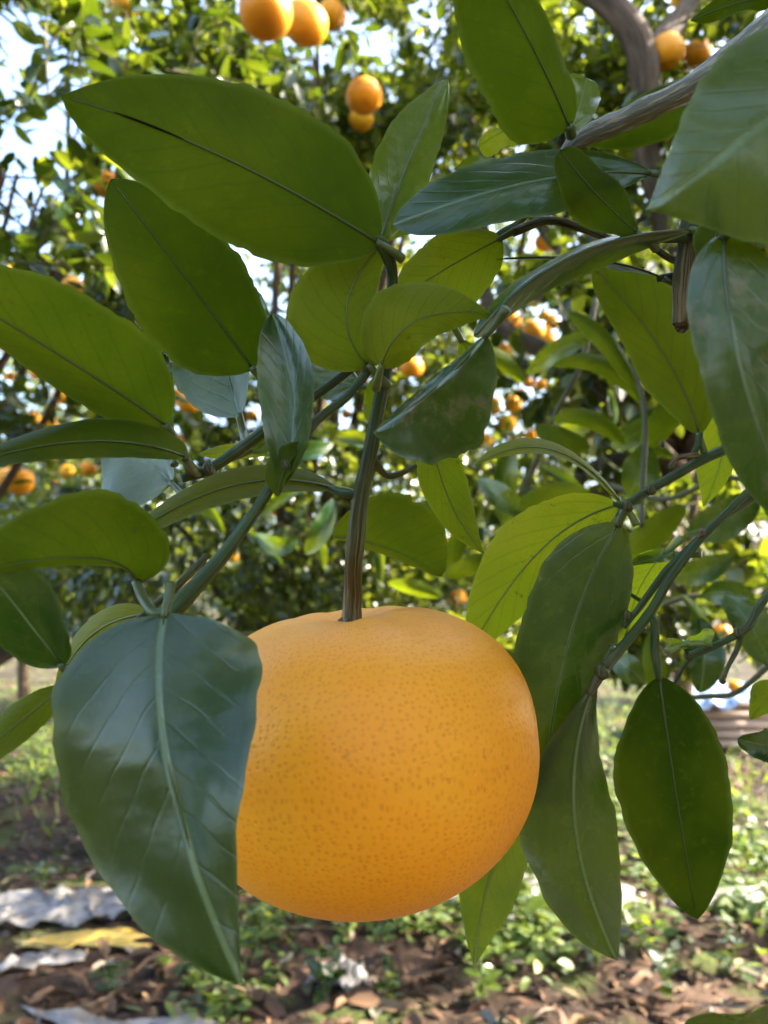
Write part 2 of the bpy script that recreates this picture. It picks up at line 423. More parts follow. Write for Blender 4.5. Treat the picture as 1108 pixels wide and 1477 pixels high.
def near_leaf(tree, b, c, t, A, B, side='U', tint=.3, wear=0.0, pk=.45, p=.8, pkB=None, sA=None, sB=None, wav=1.0, ser=1.0,
              pet=None, label=None, ridge=True, width=None, quilt=-.0005, streak=False):
    """Blade between base b, control c and tip t, each (px, py, depth); A/B half widths seen (px) on either hand;
    sA/sB: how far each edge lies behind (+) or before (-) the midrib, as a share of the real half width."""
    seed = float(leafrng.random() * 50); tint = tint ** (1.5 if side == 'U' else 1.3)
    b, c, t = [P(q[0], q[1], q[2] * K) for q in (b, c, t)]
    u = np.linspace(0, 1, NU)[:, None]
    mid = (1 - u) ** 2 * b + 2 * u * (1 - u) * c + u ** 2 * t
    tan = unit(np.gradient(mid, axis=0))
    tx, ty = tan @ RIGHT, -(tan @ UP)
    ln = np.hypot(tx, ty) + 1e-6
    chord = t - b; cx_, cy_ = chord @ RIGHT, -(chord @ UP); cl = math.hypot(cx_, cy_) + 1e-9
    bl = .72                                           # keep the side vector steady where the blade bends
    tx = bl * tx / ln + (1 - bl) * cx_ / cl; ty = bl * ty / ln + (1 - bl) * cy_ / cl
    ln = np.hypot(tx, ty); tx /= ln; ty /= ln
    N = ty[:, None] * RIGHT + tx[:, None] * UP         # image-plane normal, hand A   (n=(ty,-tx), y down)
    dep = ((mid - CAM) @ FWD)
    L = np.linalg.norm(np.diff(mid, axis=0), axis=1).sum()
    W = width or L * .24
    sgn = 1 if side == 'U' else -1
    sA = (.22 * sgn if sA is None else sA); sB = (.22 * sgn if sB is None else sB)
    uu = u[:, 0]
    rows = []; uvs = []
    for v in np.linspace(-1, 1, 2 * NV + 1):
        hand = A if v > 0 else B; s = sA if v > 0 else sB
        prof = wprof(uu, (pk if v > 0 else (pkB or pk)), p)
        av = abs(v); hs = seed + (2.7 if v > 0 else 0); prof = prof * (1 + (.030 * np.sin(uu * 8.2 + hs) + .018 * np.sin(uu * 17.0 + 2.3 * hs) + .010 * np.sin(uu * 41.0 + 3.1 * hs)) * wav)
        edge = 1 + ser * .016 * np.sin(uu * 75 + 3 * np.sin(uu * 9 + seed) + seed) * (av > .99) * (wprof(uu, .5, .8) > .3) * (1 + .8 * np.sin(uu * 31 + seed)) / 1.4
        wd = hand * dep / FPX * prof * av * edge
        z = s * W * prof * (av ** 1.35)
        z = z + wav * .0017 * np.sin(uu * (7 + seed * .06) + seed + (2.1 if v > 0 else 0)) * av ** 2 * prof
        ph = uu * 8.0 - av * prof * 3.0 + (.45 if v > 0 else 0) + .35 * vnoise(uu * 7 + seed, np.full(NU, seed + v), 2)
        z = z + sgn * quilt * np.abs(np.sin(math.pi * ph)) ** .7 * min(av * 4, 1) * (1 - av ** 4) * min(1, L / .07) * prof
        z = z + wav * .0007 * (vnoise(uu * 6 + seed, np.full(NU, v * 2.5 + seed), 1) - .5)
        rows.append(mid + (N if v > 0 else -N) * wd[:, None] + FWD * z[:, None])
        uvs.append(np.stack((uu, .5 + .5 * v * prof), 1))
    V = np.stack(rows, 1).reshape(-1, 3); U = np.stack(uvs, 1).reshape(-1, 2)
    C_ = 2 * NV + 1
    I, J = np.meshgrid(np.arange(NU - 1), np.arange(C_ - 1), indexing='ij')
    f = np.stack((I * C_ + J, I * C_ + J + 1, (I + 1) * C_ + J + 1, (I + 1) * C_ + J), -1).reshape(-1, 4)
    q = V[f]; nn = np.cross(q[:, 2] - q[:, 0], q[:, 3] - q[:, 1]).sum(0)
    facing = nn @ (CAM - V.mean(0))
    if (facing > 0) != (side == 'T'): f = f[:, ::-1]; nn = -nn
    me = mesh_from('leaf', V, np.ascontiguousarray(f), M_LEAF, uv=U, tint=tint, wear=wear, edge=np.tile(np.abs(np.linspace(-1, 1, C_)), NU))
    o = obj('leaf', me, tree)
    if label: o['label'] = label
    mark(V)
    # raised midrib on the lower face
    under = -unit(nn)
    if ridge:
        lo = mid[1:-2] + under * .0002
        r = np.linspace(.00036, .00012, len(lo)) * min(1.0, L / .06)
        Vr, Fr, Ur = tube_data(lo[::6], r[::6], n=16, sides=6)
        obj('midrib', mesh_from('midrib', Vr, Fr, M_RIB, uv=Ur, tint=tint), o)
    if streak:
        Vr, Fr, Ur = tube_data(mid[36:50:3] + under * .0004, np.array((.0001, .0003, .00036, .0003, .0001)), n=14, sides=6, flat=.6)
        obj('streak', mesh_from('streak', Vr, Fr, M_STREAK, uv=Ur), o)
    if pet is None and ridge:
        bx = mid[0] - tan[0] * .0035
        pts = [mid[0] + tan[0] * .001, bx + under * .0004, bx - tan[0] * .003 - under * .0003]
        Vr, Fr, Ur = tube_data(pts, np.array((.0008, .0010, .0012)), sides=8, n=8)
        obj('petiole', mesh_from('petiole', Vr, Fr, M_RIB, uv=Ur, tint=min(1, tint + .1)), o)
    if pet:
        pts = [mid[0] + tan[0] * .001] + [P(x, y, d * K) for x, y, d in pet]
        Vr, Fr, Ur = tube_data(pts, np.linspace(.0011, .0013, len(pts)), sides=8)
        obj('petiole', mesh_from('petiole', Vr, Fr, M_RIB, uv=Ur, tint=min(1, tint + .1)), o)
    return o

FC = P(523, 1081, .235 * K)
fr_a, fr_b = .0466, .0378
FROT = Matrix.Rotation(.3, 3, 'Z') @ Matrix.Rotation(math.radians(-7), 3, 'Y') @ Matrix.Rotation(math.radians(4), 3, 'X')
ATT = FC + np.array(FROT @ Vector((0, 0, fr_b - .0052)))
ax_, ay_, ad_ = [float(q) for q in project(ATT)]; ad_ /= K
# ------------------------------------------------------------------ the near tree: limb, twigs, leaves
near_tree = tag(obj('citrus_tree', None, None, (1.2, .45, 0)), 'closest citrus tree, its green twigs and big leaves surround the large orange fruit',
                'tree', 'citrus trees in the orchard')
bpy.context.view_layer.update()
INV = near_tree.matrix_world.inverted()
class Root:                                   # children are written in world space: keep them there
    pass
def keep(o):
    o.matrix_parent_inverse = INV; return o

def twig(path, rad_px, name='twig', mat=None, age=0.0, sides=12, flat=1.0, rough=.06, label=None):
    pts = [P(x, y, d * K) for x, y, d in path]
    rad = [r * d * K / FPX for r, (x, y, d) in zip(rad_px, path)]
    n = 8 * (len(path) - 1) + 1
    V, Fc, U = tube_data(pts, rad, n=n, sides=sides, rough=rough, flat=flat, seed=len(path))
    ages = np.interp(np.concatenate((np.repeat(np.linspace(0, len(path) - 1, n), sides), [0, len(path) - 1])), np.arange(len(path)),
                     age if isinstance(age, (list, tuple)) else [age] * len(path))
    o = keep(obj(name, mesh_from(name, V, Fc, mat or M_TWIG, uv=U, tint=ages), near_tree))
    if label: o['label'] = label
    mark(V)
    return o

twig([(ax_, ay_, ad_), (ax_ + 3, ay_ - 45, ad_ - .001), (511, 800, .224), (521, 715, .221), (538, 630, .219), (553, 550, .216), (562, 505, .215)], [14.5, 13.5, 13, 12, 10.5, 10, 9],
     age=[.85, .7, .5, .22, .06, 0, 0], rough=.12, name='fruit_stalk', label='ribbed stalk, brown at the fruit and green above')
twig([(522, 713, .221), (497, 713, .222), (470, 703, .226)], [6, 5.5, 4.5])
twig([(538, 660, .221), (555, 684, .226), (575, 684, .229), (600, 672, .232)], [5, 5, 4.5, 3.5], age=.2)
twig([(225, 905, .185), (262, 868, .188), (318, 806, .193), (368, 738, .198), (412, 668, .203), (452, 612, .207), (500, 572, .211), (532, 534, .214)],
     [15, 19, 14.5, 11.5, 11, 10, 9, 8.5], flat=.7)
twig([(190, 900, .20), (250, 850, .20), (300, 800, .203)], [4, 6, 5], age=.25)
twig([(532, 512, .216), (475, 556, .226), (405, 604, .234), (350, 645, .238), (300, 678, .238), (262, 690, .235)], [6, 6.5, 8, 8.5, 8, 6])
twig([(1340, -190, .26), (1200, -40, .225), (1125, 30, .205), (1062, 82, .202), (985, 132, .204), (905, 170, .208), (840, 198, .212), (812, 222, .217)],
     [60, 32, 23, 21, 17, 16, 13, 8], name='branch', mat=M_GREY, sides=18, rough=.16,
     label='grey streaked branch slanting in from the upper right corner')
twig([(818, 215, .216), (790, 262, .235), (752, 318, .245), (712, 346, .248), (676, 420, .24), (610, 492, .222), (548, 520, .215)], [8, 6, 5, 4.5, 5, 6, 8], age=.1)
twig([(1060, 140, .208), (1035, 210, .215), (1012, 280, .22), (996, 335, .222), (987, 400, .224), (984, 462, .226), (983, 470, .226)], [13, 13, 15, 16, 15.5, 14, 9], mat=M_TWIG,
     age=[.2, .1, .1, .3, .7, .8, 1], rough=.2, name='branch_stub', label='short brown cut branch stub')
twig([(885, 727, .245), (905, 727, .245), (935, 708, .248), (975, 685, .253), (1015, 662, .258), (1062, 640, .262), (1150, 590, .27)], [3, 7, 6.5, 7, 7.5, 8, 8.5])
twig([(850, 1002, .245), (872, 965, .245), (905, 925, .246), (940, 880, .248), (968, 832, .25), (1010, 778, .254), (1050, 738, .258), (1090, 700, .262), (1170, 630, .27)],
     [6, 8, 7, 7, 6.5, 6, 6, 6, 7], age=[.5, .3, .05, 0, .05, 0, .05, .1, .1])
twig([(900, 905, .252), (928, 868, .253), (958, 828, .255), (990, 796, .257), (1035, 752, .259), (1070, 728, .262), (1130, 690, .266)], [4, 5, 6, 6, 6, 6, 6], age=.08)
twig([(893, 745, .247), (900, 733, .247), (905, 728, .247)], [5, 5, 5])
twig([(938, 882, .248), (945, 905, .247), (945, 940, .246), (951, 980, .246)], [5, 6, 6.5, 4.5])
twig([(988, 947, .262), (1010, 940, .262), (1045, 925, .263), (1078, 905, .265), (1092, 880, .267), (1108, 858, .27), (1150, 810, .275)], [5, 5.5, 5, 6, 6, 6, 6], age=[.3, 0, 0, .3, 0, .2, 0])
twig([(1070, 910, .264), (1064, 935, .264), (1050, 962, .263), (1042, 980, .263)], [4, 4, 3.2, 4.5], age=[0, .2, .3, 1])
twig([(992, 948, .262), (990, 938, .261), (991, 926, .26)], [3, 3, 3])
twig([(1000, 945, .262), (985, 965, .264), (968, 995, .268)], [3, 2.6, 2])
twig([(1012, 260, .216), (985, 256, .214), (950, 250, .212)], [8, 7, 6])
twig([(996, 332, .214), (1010, 328, .219)], [9, 10])
twig([(995, 345, .22), (955, 345, .218), (922, 338, .214)], [5, 5, 5])
twig([(990, 398, .225), (968, 398, .226), (948, 402, .228)], [6, 5, 5])
twig([(905, 325, .224), (935, 350, .224), (965, 372, .225), (990, 380, .225)], [4, 5, 5, 6], age=.5)
twig([(740, 335, .228), (790, 318, .23), (835, 328, .232), (880, 345, .232)], [7, 6, 6, 5], age=.6)
twig([(1000, 655, .257), (1008, 640, .258), (1009, 624, .258)], [4, 5, 5])
twig([(968, 672, .253), (980, 660, .252), (1006, 656, .256)], [3.2, 4, 4], age=.9)
twig([(930, 870, .254), (895, 850, .256), (862, 842, .257)], [3, 2.5, 2])
twig([(1000, 780, .255), (1012, 772, .253), (1014, 764, .252)], [4, 4, 5], age=.8)
twig([(84, 952, .18), (96, 972, .185), (93, 990, .185)], [5, 6, 5])
twig([(96, 972, .185), (150, 925, .19), (225, 890, .187)], [4, 5, 7])
twig([(1090, 645, .27), (1108, 632, .27), (1140, 600, .27)], [5, 5, 5])
# nubs where buds and old leaf scars sit
for x, y, d, r in ((905, 729, .244, 9), (938, 706, .246, 8), (1064, 912, .263, 8), (1042, 981, .262, 6), (529, 528, .213, 12), (412, 668, .20, 12),
                   (868, 968, .243, 12), (905, 888, .251, 8), (955, 640, .26, 5), (968, 672, .252, 5), (300, 676, .235, 11)):
    c0 = P(x, y, d * K); rr_ = r * d * K / FPX
    Vn, Fn, Un = tube_data([c0 - UP * rr_, c0 - UP * rr_ * .5 + RIGHT * rr_ * .1, c0 + UP * rr_ * .45, c0 + UP * rr_], [rr_ * .3, rr_ * .85, rr_ * .7, rr_ * .2], n=9, sides=10, rough=.25, seed=x)
    keep(obj('bud', mesh_from('bud', Vn, Fn, M_TWIG, uv=Un, tint=.35), near_tree))

def leaf(*a, **k):
    return keep(near_leaf(near_tree, *a, **k))

# upper left and centre, lower faces towards the camera
leaf((548, 352, .205), (318, 205, .185), (88, 138, .175), 104, 128, 'U', .20, pk=.46, p=.62, pkB=.40, sA=.10, sB=.22, label='broad dark leaf at the upper left, seen from below, with a dark streak', streak=True)
leaf((366, 533, .235), (292, 432, .222), (160, 258, .215), 96, 80, 'U', .16, pk=.5, p=.66, pet=[(380, 552, .236), (400, 604, .234)], label='rounded dark leaf under the broadest one')
leaf((242, 614, .215), (110, 520, .19), (-150, 372, .165), 52, 98, 'U', .30, pk=.48, p=.7, sA=.75, sB=.1, pet=[(262, 650, .225), (275, 682, .236)])
leaf((270, 660, .215), (110, 598, .185), (-130, 704, .16), 27, 44, 'U', .22, pk=.5, p=.6, sA=-.5, sB=.75, pet=[(275, 672, .226), (285, 682, .236)], label='arched dark leaf running out of the left edge')
leaf((198, 842, .195), (176, 768, .178), (-90, 838, .155), 18, 98, 'U', .28, pk=.42, p=.6, sA=.8, sB=-.1, pet=[(206, 862, .192), (222, 884, .188), (240, 884, .187)])
leaf((486, 706, .226), (322, 655, .215), (150, 806, .205), 24, 30, 'U', .30, pk=.5, p=.7, sA=-.5, sB=.7, label='long narrow arched leaf in front of the slanting green twig')
leaf((404, 706, .20), (448, 600, .20), (393, 452, .212), 46, 36, 'T', .18, wear=.35, pk=.58, p=.9, sA=-.3, sB=-.6, label='small upright dark leaf before the crossing twigs', pet=())
leaf((402, 716, .198), (400, 672, .198), (446, 640, .20), 30, 10, 'U', .32, pk=.5, pet=())
leaf((534, 530, .212), (452, 448, .205), (562, 340, .21), 88, 40, 'U', .42, pk=.45, p=.7, sA=.3, sB=.1)
leaf((550, 530, .205), (575, 428, .188), (712, 455, .20), 70, 36, 'U', .48, pk=.38, p=.62, sA=.5, sB=.3, label='pale green leaf over the top of the fruit stalk')
leaf((724, 343, .228), (655, 378, .226), (572, 432, .228), 58, 50, 'U', .50, pk=.5, p=.6)
leaf((549, 348, .225), (578, 240, .24), (646, 113, .255), 46, 36, 'T', .30, pk=.48, p=.7, sA=-.1, sB=.35, label='upright grey green leaf with its upper face lit by the sky')
leaf((945, 250, .212), (800, 232, .208), (566, 324, .22), 58, 58, 'T', .14, pk=.60, p=.95, sA=-.15, sB=.30, label='glossy leaf reflecting the sky, lying along the branch')
leaf((822, 186, .205), (772, 60, .19), (655, -130, .18), 100, 52, 'U', .24, pk=.42, p=.62, sA=.15, sB=.35, pet=[(824, 196, .208)], label='large dark leaf hanging in from the top edge')
leaf((922, 338, .212), (862, 290, .205), (808, 216, .205), 40, 40, 'U', .22, pk=.58, p=.7, label='small oval leaf before the glossy one')
leaf((1290, 40, .145), (1100, 180, .135), (930, 304, .15), 235, 127, 'T', .22, wear=.3, pk=.35, p=.7, sA=.15, sB=.45, label='blurred pale leaf closest to the lens at the upper right')
leaf((1046, 336, .15), (1036, 520, .142), (1160, 775, .15), 112, 56, 'T', .14, wear=.8, pk=.45, p=.55, sA=.1, sB=.2, label='dark leaf with grey scurf at the right edge')
leaf((1050, 312, .19), (1012, 350, .185), (1030, 440, .185), 30, 26, 'U', .05, pk=.4, p=.5)
leaf((1002, 331, .212), (800, 332, .20), (684, 486, .198), 22, 22, 'T', .28, pk=.55, p=.7, sA=.55, sB=.65, label='long narrow curved leaf pointing at the fruit stalk')
leaf((962, 405, .226), (880, 362, .224), (716, 374, .226), 18, 14, 'U', .02, pk=.5, p=.7, sA=-.6, sB=.7)
leaf((1009, 628, .258), (975, 500, .252), (856, 388, .25), 24, 82, 'U', .34, pk=.52, p=.7, sA=.85, sB=.25, label='folded leaf with a pale strip beside the cut stub')
leaf((702, 482, .182), (640, 560, .190), (538, 624, .196), 98, 16, 'T', .08, wear=.75, pk=.60, p=.75, pkB=.5, sA=.22, sB=.7, wav=2.2, label='dark crumpled leaf with a brown scar right of the stalk')
leaf((620, 596, .232), (628, 722, .236), (699, 800, .24), 36, 32, 'U', .52, pk=.42, p=.8)
leaf((478, 774, .245), (556, 778, .245), (638, 832, .25), 84, 12, 'U', .34, pk=.55, p=.75, sA=.1, sB=.7, ser=2.6, label='small notched leaf behind the fruit stalk', pet=())
twig([(538, 344, .205), (553, 356, .207), (566, 400, .212), (560, 470, .214), (552, 520, .214)], [7, 10, 8, 8, 8], age=[0, .1, 0, 0, 0])
leaf((549, 536, .224), (534, 580, .226), (546, 626, .228), 14, 17, 'U', .5, pk=.5)
leaf((664, 488, .234), (690, 530, .236), (716, 560, .238), 18, 22, 'U', .5, pk=.5)
# grey blue upper faces among the twigs
leaf((346, 600, .252), (318, 510, .264), (300, 420, .28), 78, 34, 'T', .22, pk=.42, p=.7, sA=.1, sB=-.3, pet=[(352, 628, .252), (356, 642, .24)], label='bluish leaf between the rounded leaf and the crossing twigs')
leaf((520, 556, .256), (480, 550, .258), (428, 536, .262), 30, 30, 'T', .2, pk=.5, p=.6, sA=-.6, sB=.6)
leaf((248, 698, .248), (205, 650, .258), (150, 600, .272), 86, 30, 'T', .2, pk=.36, p=.7, label='bluish leaf below the arched dark leaf')
leaf((246, 640, .25), (236, 590, .252), (222, 540, .255), 7, 13, 'T', .24, pk=.5)
leaf((380, 505, .25), (376, 460, .255), (370, 418, .26), 16, 14, 'T', .24, pk=.5)
leaf((358, 652, .25), (392, 640, .252), (404, 596, .256), 6, 16, 'T', .24, pk=.5)
leaf((392, 655, .256), (340, 648, .26), (284, 656, .266), 10, 12, 'U', .6, pk=.5)
leaf((90, 962, .18), (40, 890, .172), (-70, 762, .168), 66, 56, 'T', .12, pk=.5, p=.62, sA=.1, sB=-.15, label='glossy leaf with a pale midrib at the left edge')
leaf((228, 886, .20), (120, 884, .21), (80, 1000, .22), 26, 26, 'U', .46, pk=.5, p=.7, sA=-.3, sB=.5)
leaf((94, 990, .185), (20, 1048, .175), (-80, 1130, .165), 28, 30, 'U', .50, pk=.5, p=.7, sA=-.3, sB=.5, label='yellowish leaf beside the front leaf at the left edge')
# the leaf over the fruit
leaf((238, 884, .168), (196, 1090, .150), (352, 1420, .142), 140, 182, 'T', .12, pk=.30, p=.5, pkB=.40, sA=.12, sB=.24, wav=1.6, ser=.3, label='large dark leaf hanging in front of the left half of the fruit')
# right of the fruit
leaf((894, 728, .262), (775, 752, .272), (678, 940, .28), 52, 58, 'U', .70, pk=.52, p=.75, sA=.2, sB=.2, label='bright yellow green leaf rising behind the fruit shoulder')
leaf((894, 754, .248), (802, 900, .252), (786, 1146, .256), 70, 78, 'T', .10, pk=.42, p=.66, sA=.1, sB=.05, pet=[(900, 738, .246), (906, 729, .246)], label='dark leaf with a fine midrib touching the right side of the fruit')
leaf((870, 962, .248), (776, 1150, .25), (890, 1386, .25), 66, 76, 'T', .14, pk=.62, p=1.45, sA=.3, sB=-.05, wav=2.0, label='twisted leaf hanging below the right side of the fruit')
leaf((951, 976, .246), (968, 1120, .242), (1006, 1326, .242), 84, 78, 'U', .06, pk=.50, p=.72, sA=.1, sB=.16, ser=.8, label='broad oval leaf hanging alone at the lower right')
leaf((745, 1176, .262), (692, 1270, .268), (684, 1396, .274), 52, 36, 'T', .42, pk=.42, p=.8, sA=.2, sB=.3, label='pale leaf below the fruit')
leaf((898, 729, .246), (800, 598, .248), (683, 672, .256), 11, 20, 'U', .56, pk=.45, p=.6, sA=-.4, sB=.8, label='arched olive leaf above the twig fork')
leaf((1046, 580, .275), (1052, 660, .278), (1014, 732, .28), 24, 34, 'U', .82, pk=.42, p=.7, label='yellow green leaf under the dark scurfy one')
leaf((960, 797, .262), (922, 830, .265), (905, 902, .27), 34, 34, 'U', .95, pk=.5, p=.6)
leaf((978, 800, .26), (940, 800, .262), (896, 818, .266), 8, 12, 'T', .5, pk=.4, p=.6)
leaf((908, 893, .258), (885, 920, .26), (856, 972, .262), 9, 10, 'U', .98, pk=.5)
leaf((991, 927, .26), (1008, 920, .26), (1031, 911, .26), 9, 9, 'T', .98, pk=.55, p=.5, label='tiny pale green new leaf')
leaf((995, 929, .26), (980, 930, .26), (963, 925, .26), 6, 7, 'T', .7, pk=.6, p=.5)
leaf((1150, 1080, .205), (1110, 1078, .2), (1064, 1066, .2), 22, 24, 'T', .05, pk=.5, p=.6)
leaf((1130, 985, .26), (1110, 1000, .26), (1083, 1038, .26), 16, 22, 'U', .5, pk=.5, p=.6)
leaf((1170, 1500, .16), (1090, 1478, .155), (985, 1486, .155), 36, 40, 'T', .16, pk=.5, p=.6, sA=.4, sB=-.2)
leaf((1090, 85, .225), (960, 148, .225), (838, 206, .228), 46, 30, 'U', .16, pk=.42, p=.6, label='dark leaf lying under the grey branch')
leaf((1150, -12, .22), (1070, -4, .22), (996, 30, .225), 14, 18, 'U', .2, pk=.5)
leaf((826, 188, .262), (838, 150, .265), (846, 112, .27), 34, 26, 'T', .34, pk=.62, p=.6)
leaf((776, 182, .262), (730, 178, .265), (690, 212, .27), 24, 12, 'U', .62, pk=.6, p=.6)
leaf((652, 306, .25), (600, 312, .25), (536, 352, .25), 14, 16, 'U', .45, pk=.5)
leaf((720, 232, .262), (690, 232, .264), (655, 244, .266), 8, 9, 'T', .3, pk=.5)
leaf((1002, 486, .30), (1022, 440, .30), (1036, 386, .31), 14, 24, 'U', .55, pk=.5)
# sprays of the same tree a little deeper in
DEEP = [((925, 582), (880, 500), (796, 528), 12, 16, 'U', .45, .52), ((902, 642), (860, 588), (796, 606), 12, 16, 'U', .45, .54),
        ((852, 645), (815, 640), (772, 614), 18, 18, 'U', .40, .5), ((992, 768), (1040, 760), (1098, 716), 30, 28, 'T', .12, .5),
        ((908, 716), (920, 690), (936, 640), 26, 30, 'T', .25, .55), ((914, 560), (890, 490), (818, 448), 14, 16, 'U', .4, .5),
        ((1110, 960), (1090, 900), (1046, 858), 28, 30, 'T', .16, .42), ((1010, 1000), (1022, 950), (1010, 890), 26, 28, 'T', .06, .44),
        ((944, 1010), (950, 970), (936, 915), 14, 18, 'U', .5, .46), ((930, 985), (910, 960), (880, 950), 20, 18, 'T', .1, .5),
        ((905, 800), (940, 770), (990, 730), 20, 24, 'U', .6, .5), ((880, 640), (905, 640), (950, 600), 18, 16, 'T', .3, .6),
        ((760, 740), (720, 720), (690, 690), 16, 18, 'T', .2, .7), ((700, 800), (680, 820), (640, 830), 14, 14, 'U', .4, .7),
        ((860, 480), (800, 500), (760, 540), 16, 14, 'T', .3, .75), ((1000, 560), (960, 600), (930, 650), 22, 22, 'U', .35, .55),
        ((640, 860), (600, 850), (560, 840), 10, 12, 'U', .6, .9), ((740, 640), (720, 700), (730, 760), 18, 18, 'T', .15, .8),
        ((1060, 800), (1010, 830), (960, 830), 20, 18, 'T', .15, .6), ((1100, 560), (1060, 540), (1040, 500), 20, 20, 'U', .4, .5),
        ((690, 730), (660, 770), (650, 830), 14, 16, 'U', .3, .75), ((440, 800), (470, 770), (480, 720), 16, 14, 'T', .25, .8),
        ((400, 640), (440, 660), (480, 640), 14, 14, 'T', .3, .8), ((430, 780), (400, 800), (370, 770), 14, 13, 'T', .2, .9),
        ((1090, 880), (1060, 840), (1010, 860), 22, 18, 'T', .1, .55), ((880, 870), (860, 880), (820, 870), 14, 14, 'T', .1, .65)]
for b_, c_, t_, A, B, sd_, ti, d in DEEP:
    d /= K; ti = ti * (.62 if sd_ == 'U' else .8)
    leaf((*b_, d), (*c_, d * .98), (*t_, d * 1.02), A, B, sd_, ti, pk=.5, p=.65, ridge=False)
dr = np.random.default_rng(91)
for k in range(30):
    if k < 20: x0, y0, d = dr.uniform(700, 1090), dr.uniform(440, 930), dr.uniform(.55, 1.0)
    else: x0, y0, d = dr.uniform(300, 700), dr.uniform(600, 860), dr.uniform(.8, 1.15)
    ln_ = .062 * FPX / d * dr.uniform(.75, 1.1); an_ = dr.uniform(0, 6.28)
    ex, ey = math.cos(an_) * ln_ * .5, abs(math.sin(an_)) * ln_ * .5 * (1 if dr.random() < .7 else -1)
    hw_ = ln_ * .22; up_ = dr.random() < .5; dz_ = dr.uniform(-.02, .02)
    leaf((x0 - ex, y0 - ey, d / K), (x0 + dr.uniform(-.1, .1) * ln_, y0 - .12 * ln_, d / K), (x0 + ex, y0 + ey, (d + dz_) / K), hw_ * dr.uniform(.35, 1), hw_ * dr.uniform(.35, 1),
         'T' if up_ else 'U', float(dr.uniform(.05, .35)), pk=.48, p=.68, ridge=False)
deep_twigs = [[(925, 760, .5), (928, 680, .52), (930, 600, .54), (914, 520, .56)], [(1110, 960, .42), (1060, 1000, .43), (1010, 1005, .44), (940, 1015, .46)],
              [(1000, 560, .54), (1060, 620, .53), (1130, 660, .5)], [(1108, 560, .5), (1060, 800, .58), (905, 802, .5)]]
deep_twigs += [[(1120, 700, .7), (1040, 690, .72), (960, 720, .75), (880, 700, .8)], [(1120, 880, .8), (1000, 860, .85), (900, 900, .9)], [(860, 430, .8), (840, 520, .78), (800, 600, .8), (760, 700, .85)]]
for p_ in deep_twigs[:3] + deep_twigs[4:]:
    twig([(x, y, d / K) for x, y, d in p_], [4] * len(p_), age=.4, sides=8)

# ------------------------------------------------------------------ the fruit
def fruit_mesh(a, b, mat, dimple=.0042, nu=96, nv=64, lobes=.00028, seed=1.0, name='peel'):
    ph = np.linspace(0, 2 * math.pi, nu, endpoint=False); th = np.linspace(0, math.pi, nv)
    TH, PH = np.meshgrid(th, ph, indexing='ij')
    s = np.abs(np.sin(TH)) ** .92; r = a * s * (1 + .012 * np.cos(TH)); z = b * np.sign(np.cos(TH)) * np.abs(np.cos(TH)) ** np.where(TH < math.pi / 2, .77, .94)
    k = a / .05
    z = z - dimple * np.exp(-(r / (.0125 * k)) ** 2) * (TH < 1.2) + .0025 * k * np.exp(-(r / (.007 * k)) ** 2) * (TH > 2.2)
    lob = lobes * np.cos(9 * PH + 1) * np.exp(-(r / (.026 * k) - .6) ** 2 * 3) * (TH < 1.4)
    z = z + lob
    w1 = 1 + .034 * (vnoise(np.cos(PH) * 1.6 + 9, np.sin(PH) * 1.6 + TH * 1.3, seed) - .5) * np.sin(TH)
    V = np.stack((r * w1 * np.cos(PH), r * w1 * np.sin(PH), z), -1).reshape(-1, 3)
    UVp = np.stack((np.mod(PH - 1.27, 2 * math.pi) * a * .93, TH * (a + b) * .5), -1).reshape(-1, 2)
    I, J = np.meshgrid(np.arange(nv - 1), np.arange(nu), indexing='ij'); J2 = (J + 1) % nu
    f = np.stack((I * nu + J, (I + 1) * nu + J, (I + 1) * nu + J2, I * nu + J2), -1).reshape(-1, 4)
    return mesh_from(name, V, np.ascontiguousarray(f), mat, uv=UVp)


fruit = tag(obj('orange_fruit', None, None, FC), 'large ripe orange citrus fruit hanging from the ribbed stalk, half hidden by a leaf', 'fruit')
obj('peel', fruit_mesh(fr_a, fr_b, M_PEEL), fruit)
cal = []
for k in range(5):
    a0 = k * 2 * math.pi / 5 + .4
    dv = np.array((math.cos(a0), math.sin(a0), 0))
    cal.append(tube_data([np.array((0, 0, .0340)), np.array((0, 0, .0345)) + dv * .0016, np.array((0, 0, .0342)) + dv * .0034], [.0016, .0013, .0004], n=7, sides=7))
obj('calyx', mesh_from('calyx', *join_data(cal)[:2], M_TWIG, uv=join_data(cal)[2], tint=.5), fruit)
fruit.rotation_euler = FROT.to_euler()
ts, ps = np.meshgrid(np.linspace(0, math.pi, 30), np.linspace(0, 2 * math.pi, 60))
mark(FC + np.stack((fr_a * np.sin(ts) * np.cos(ps), fr_a * np.sin(ts) * np.sin(ps), fr_b * np.cos(ts)), -1).reshape(-1, 3))

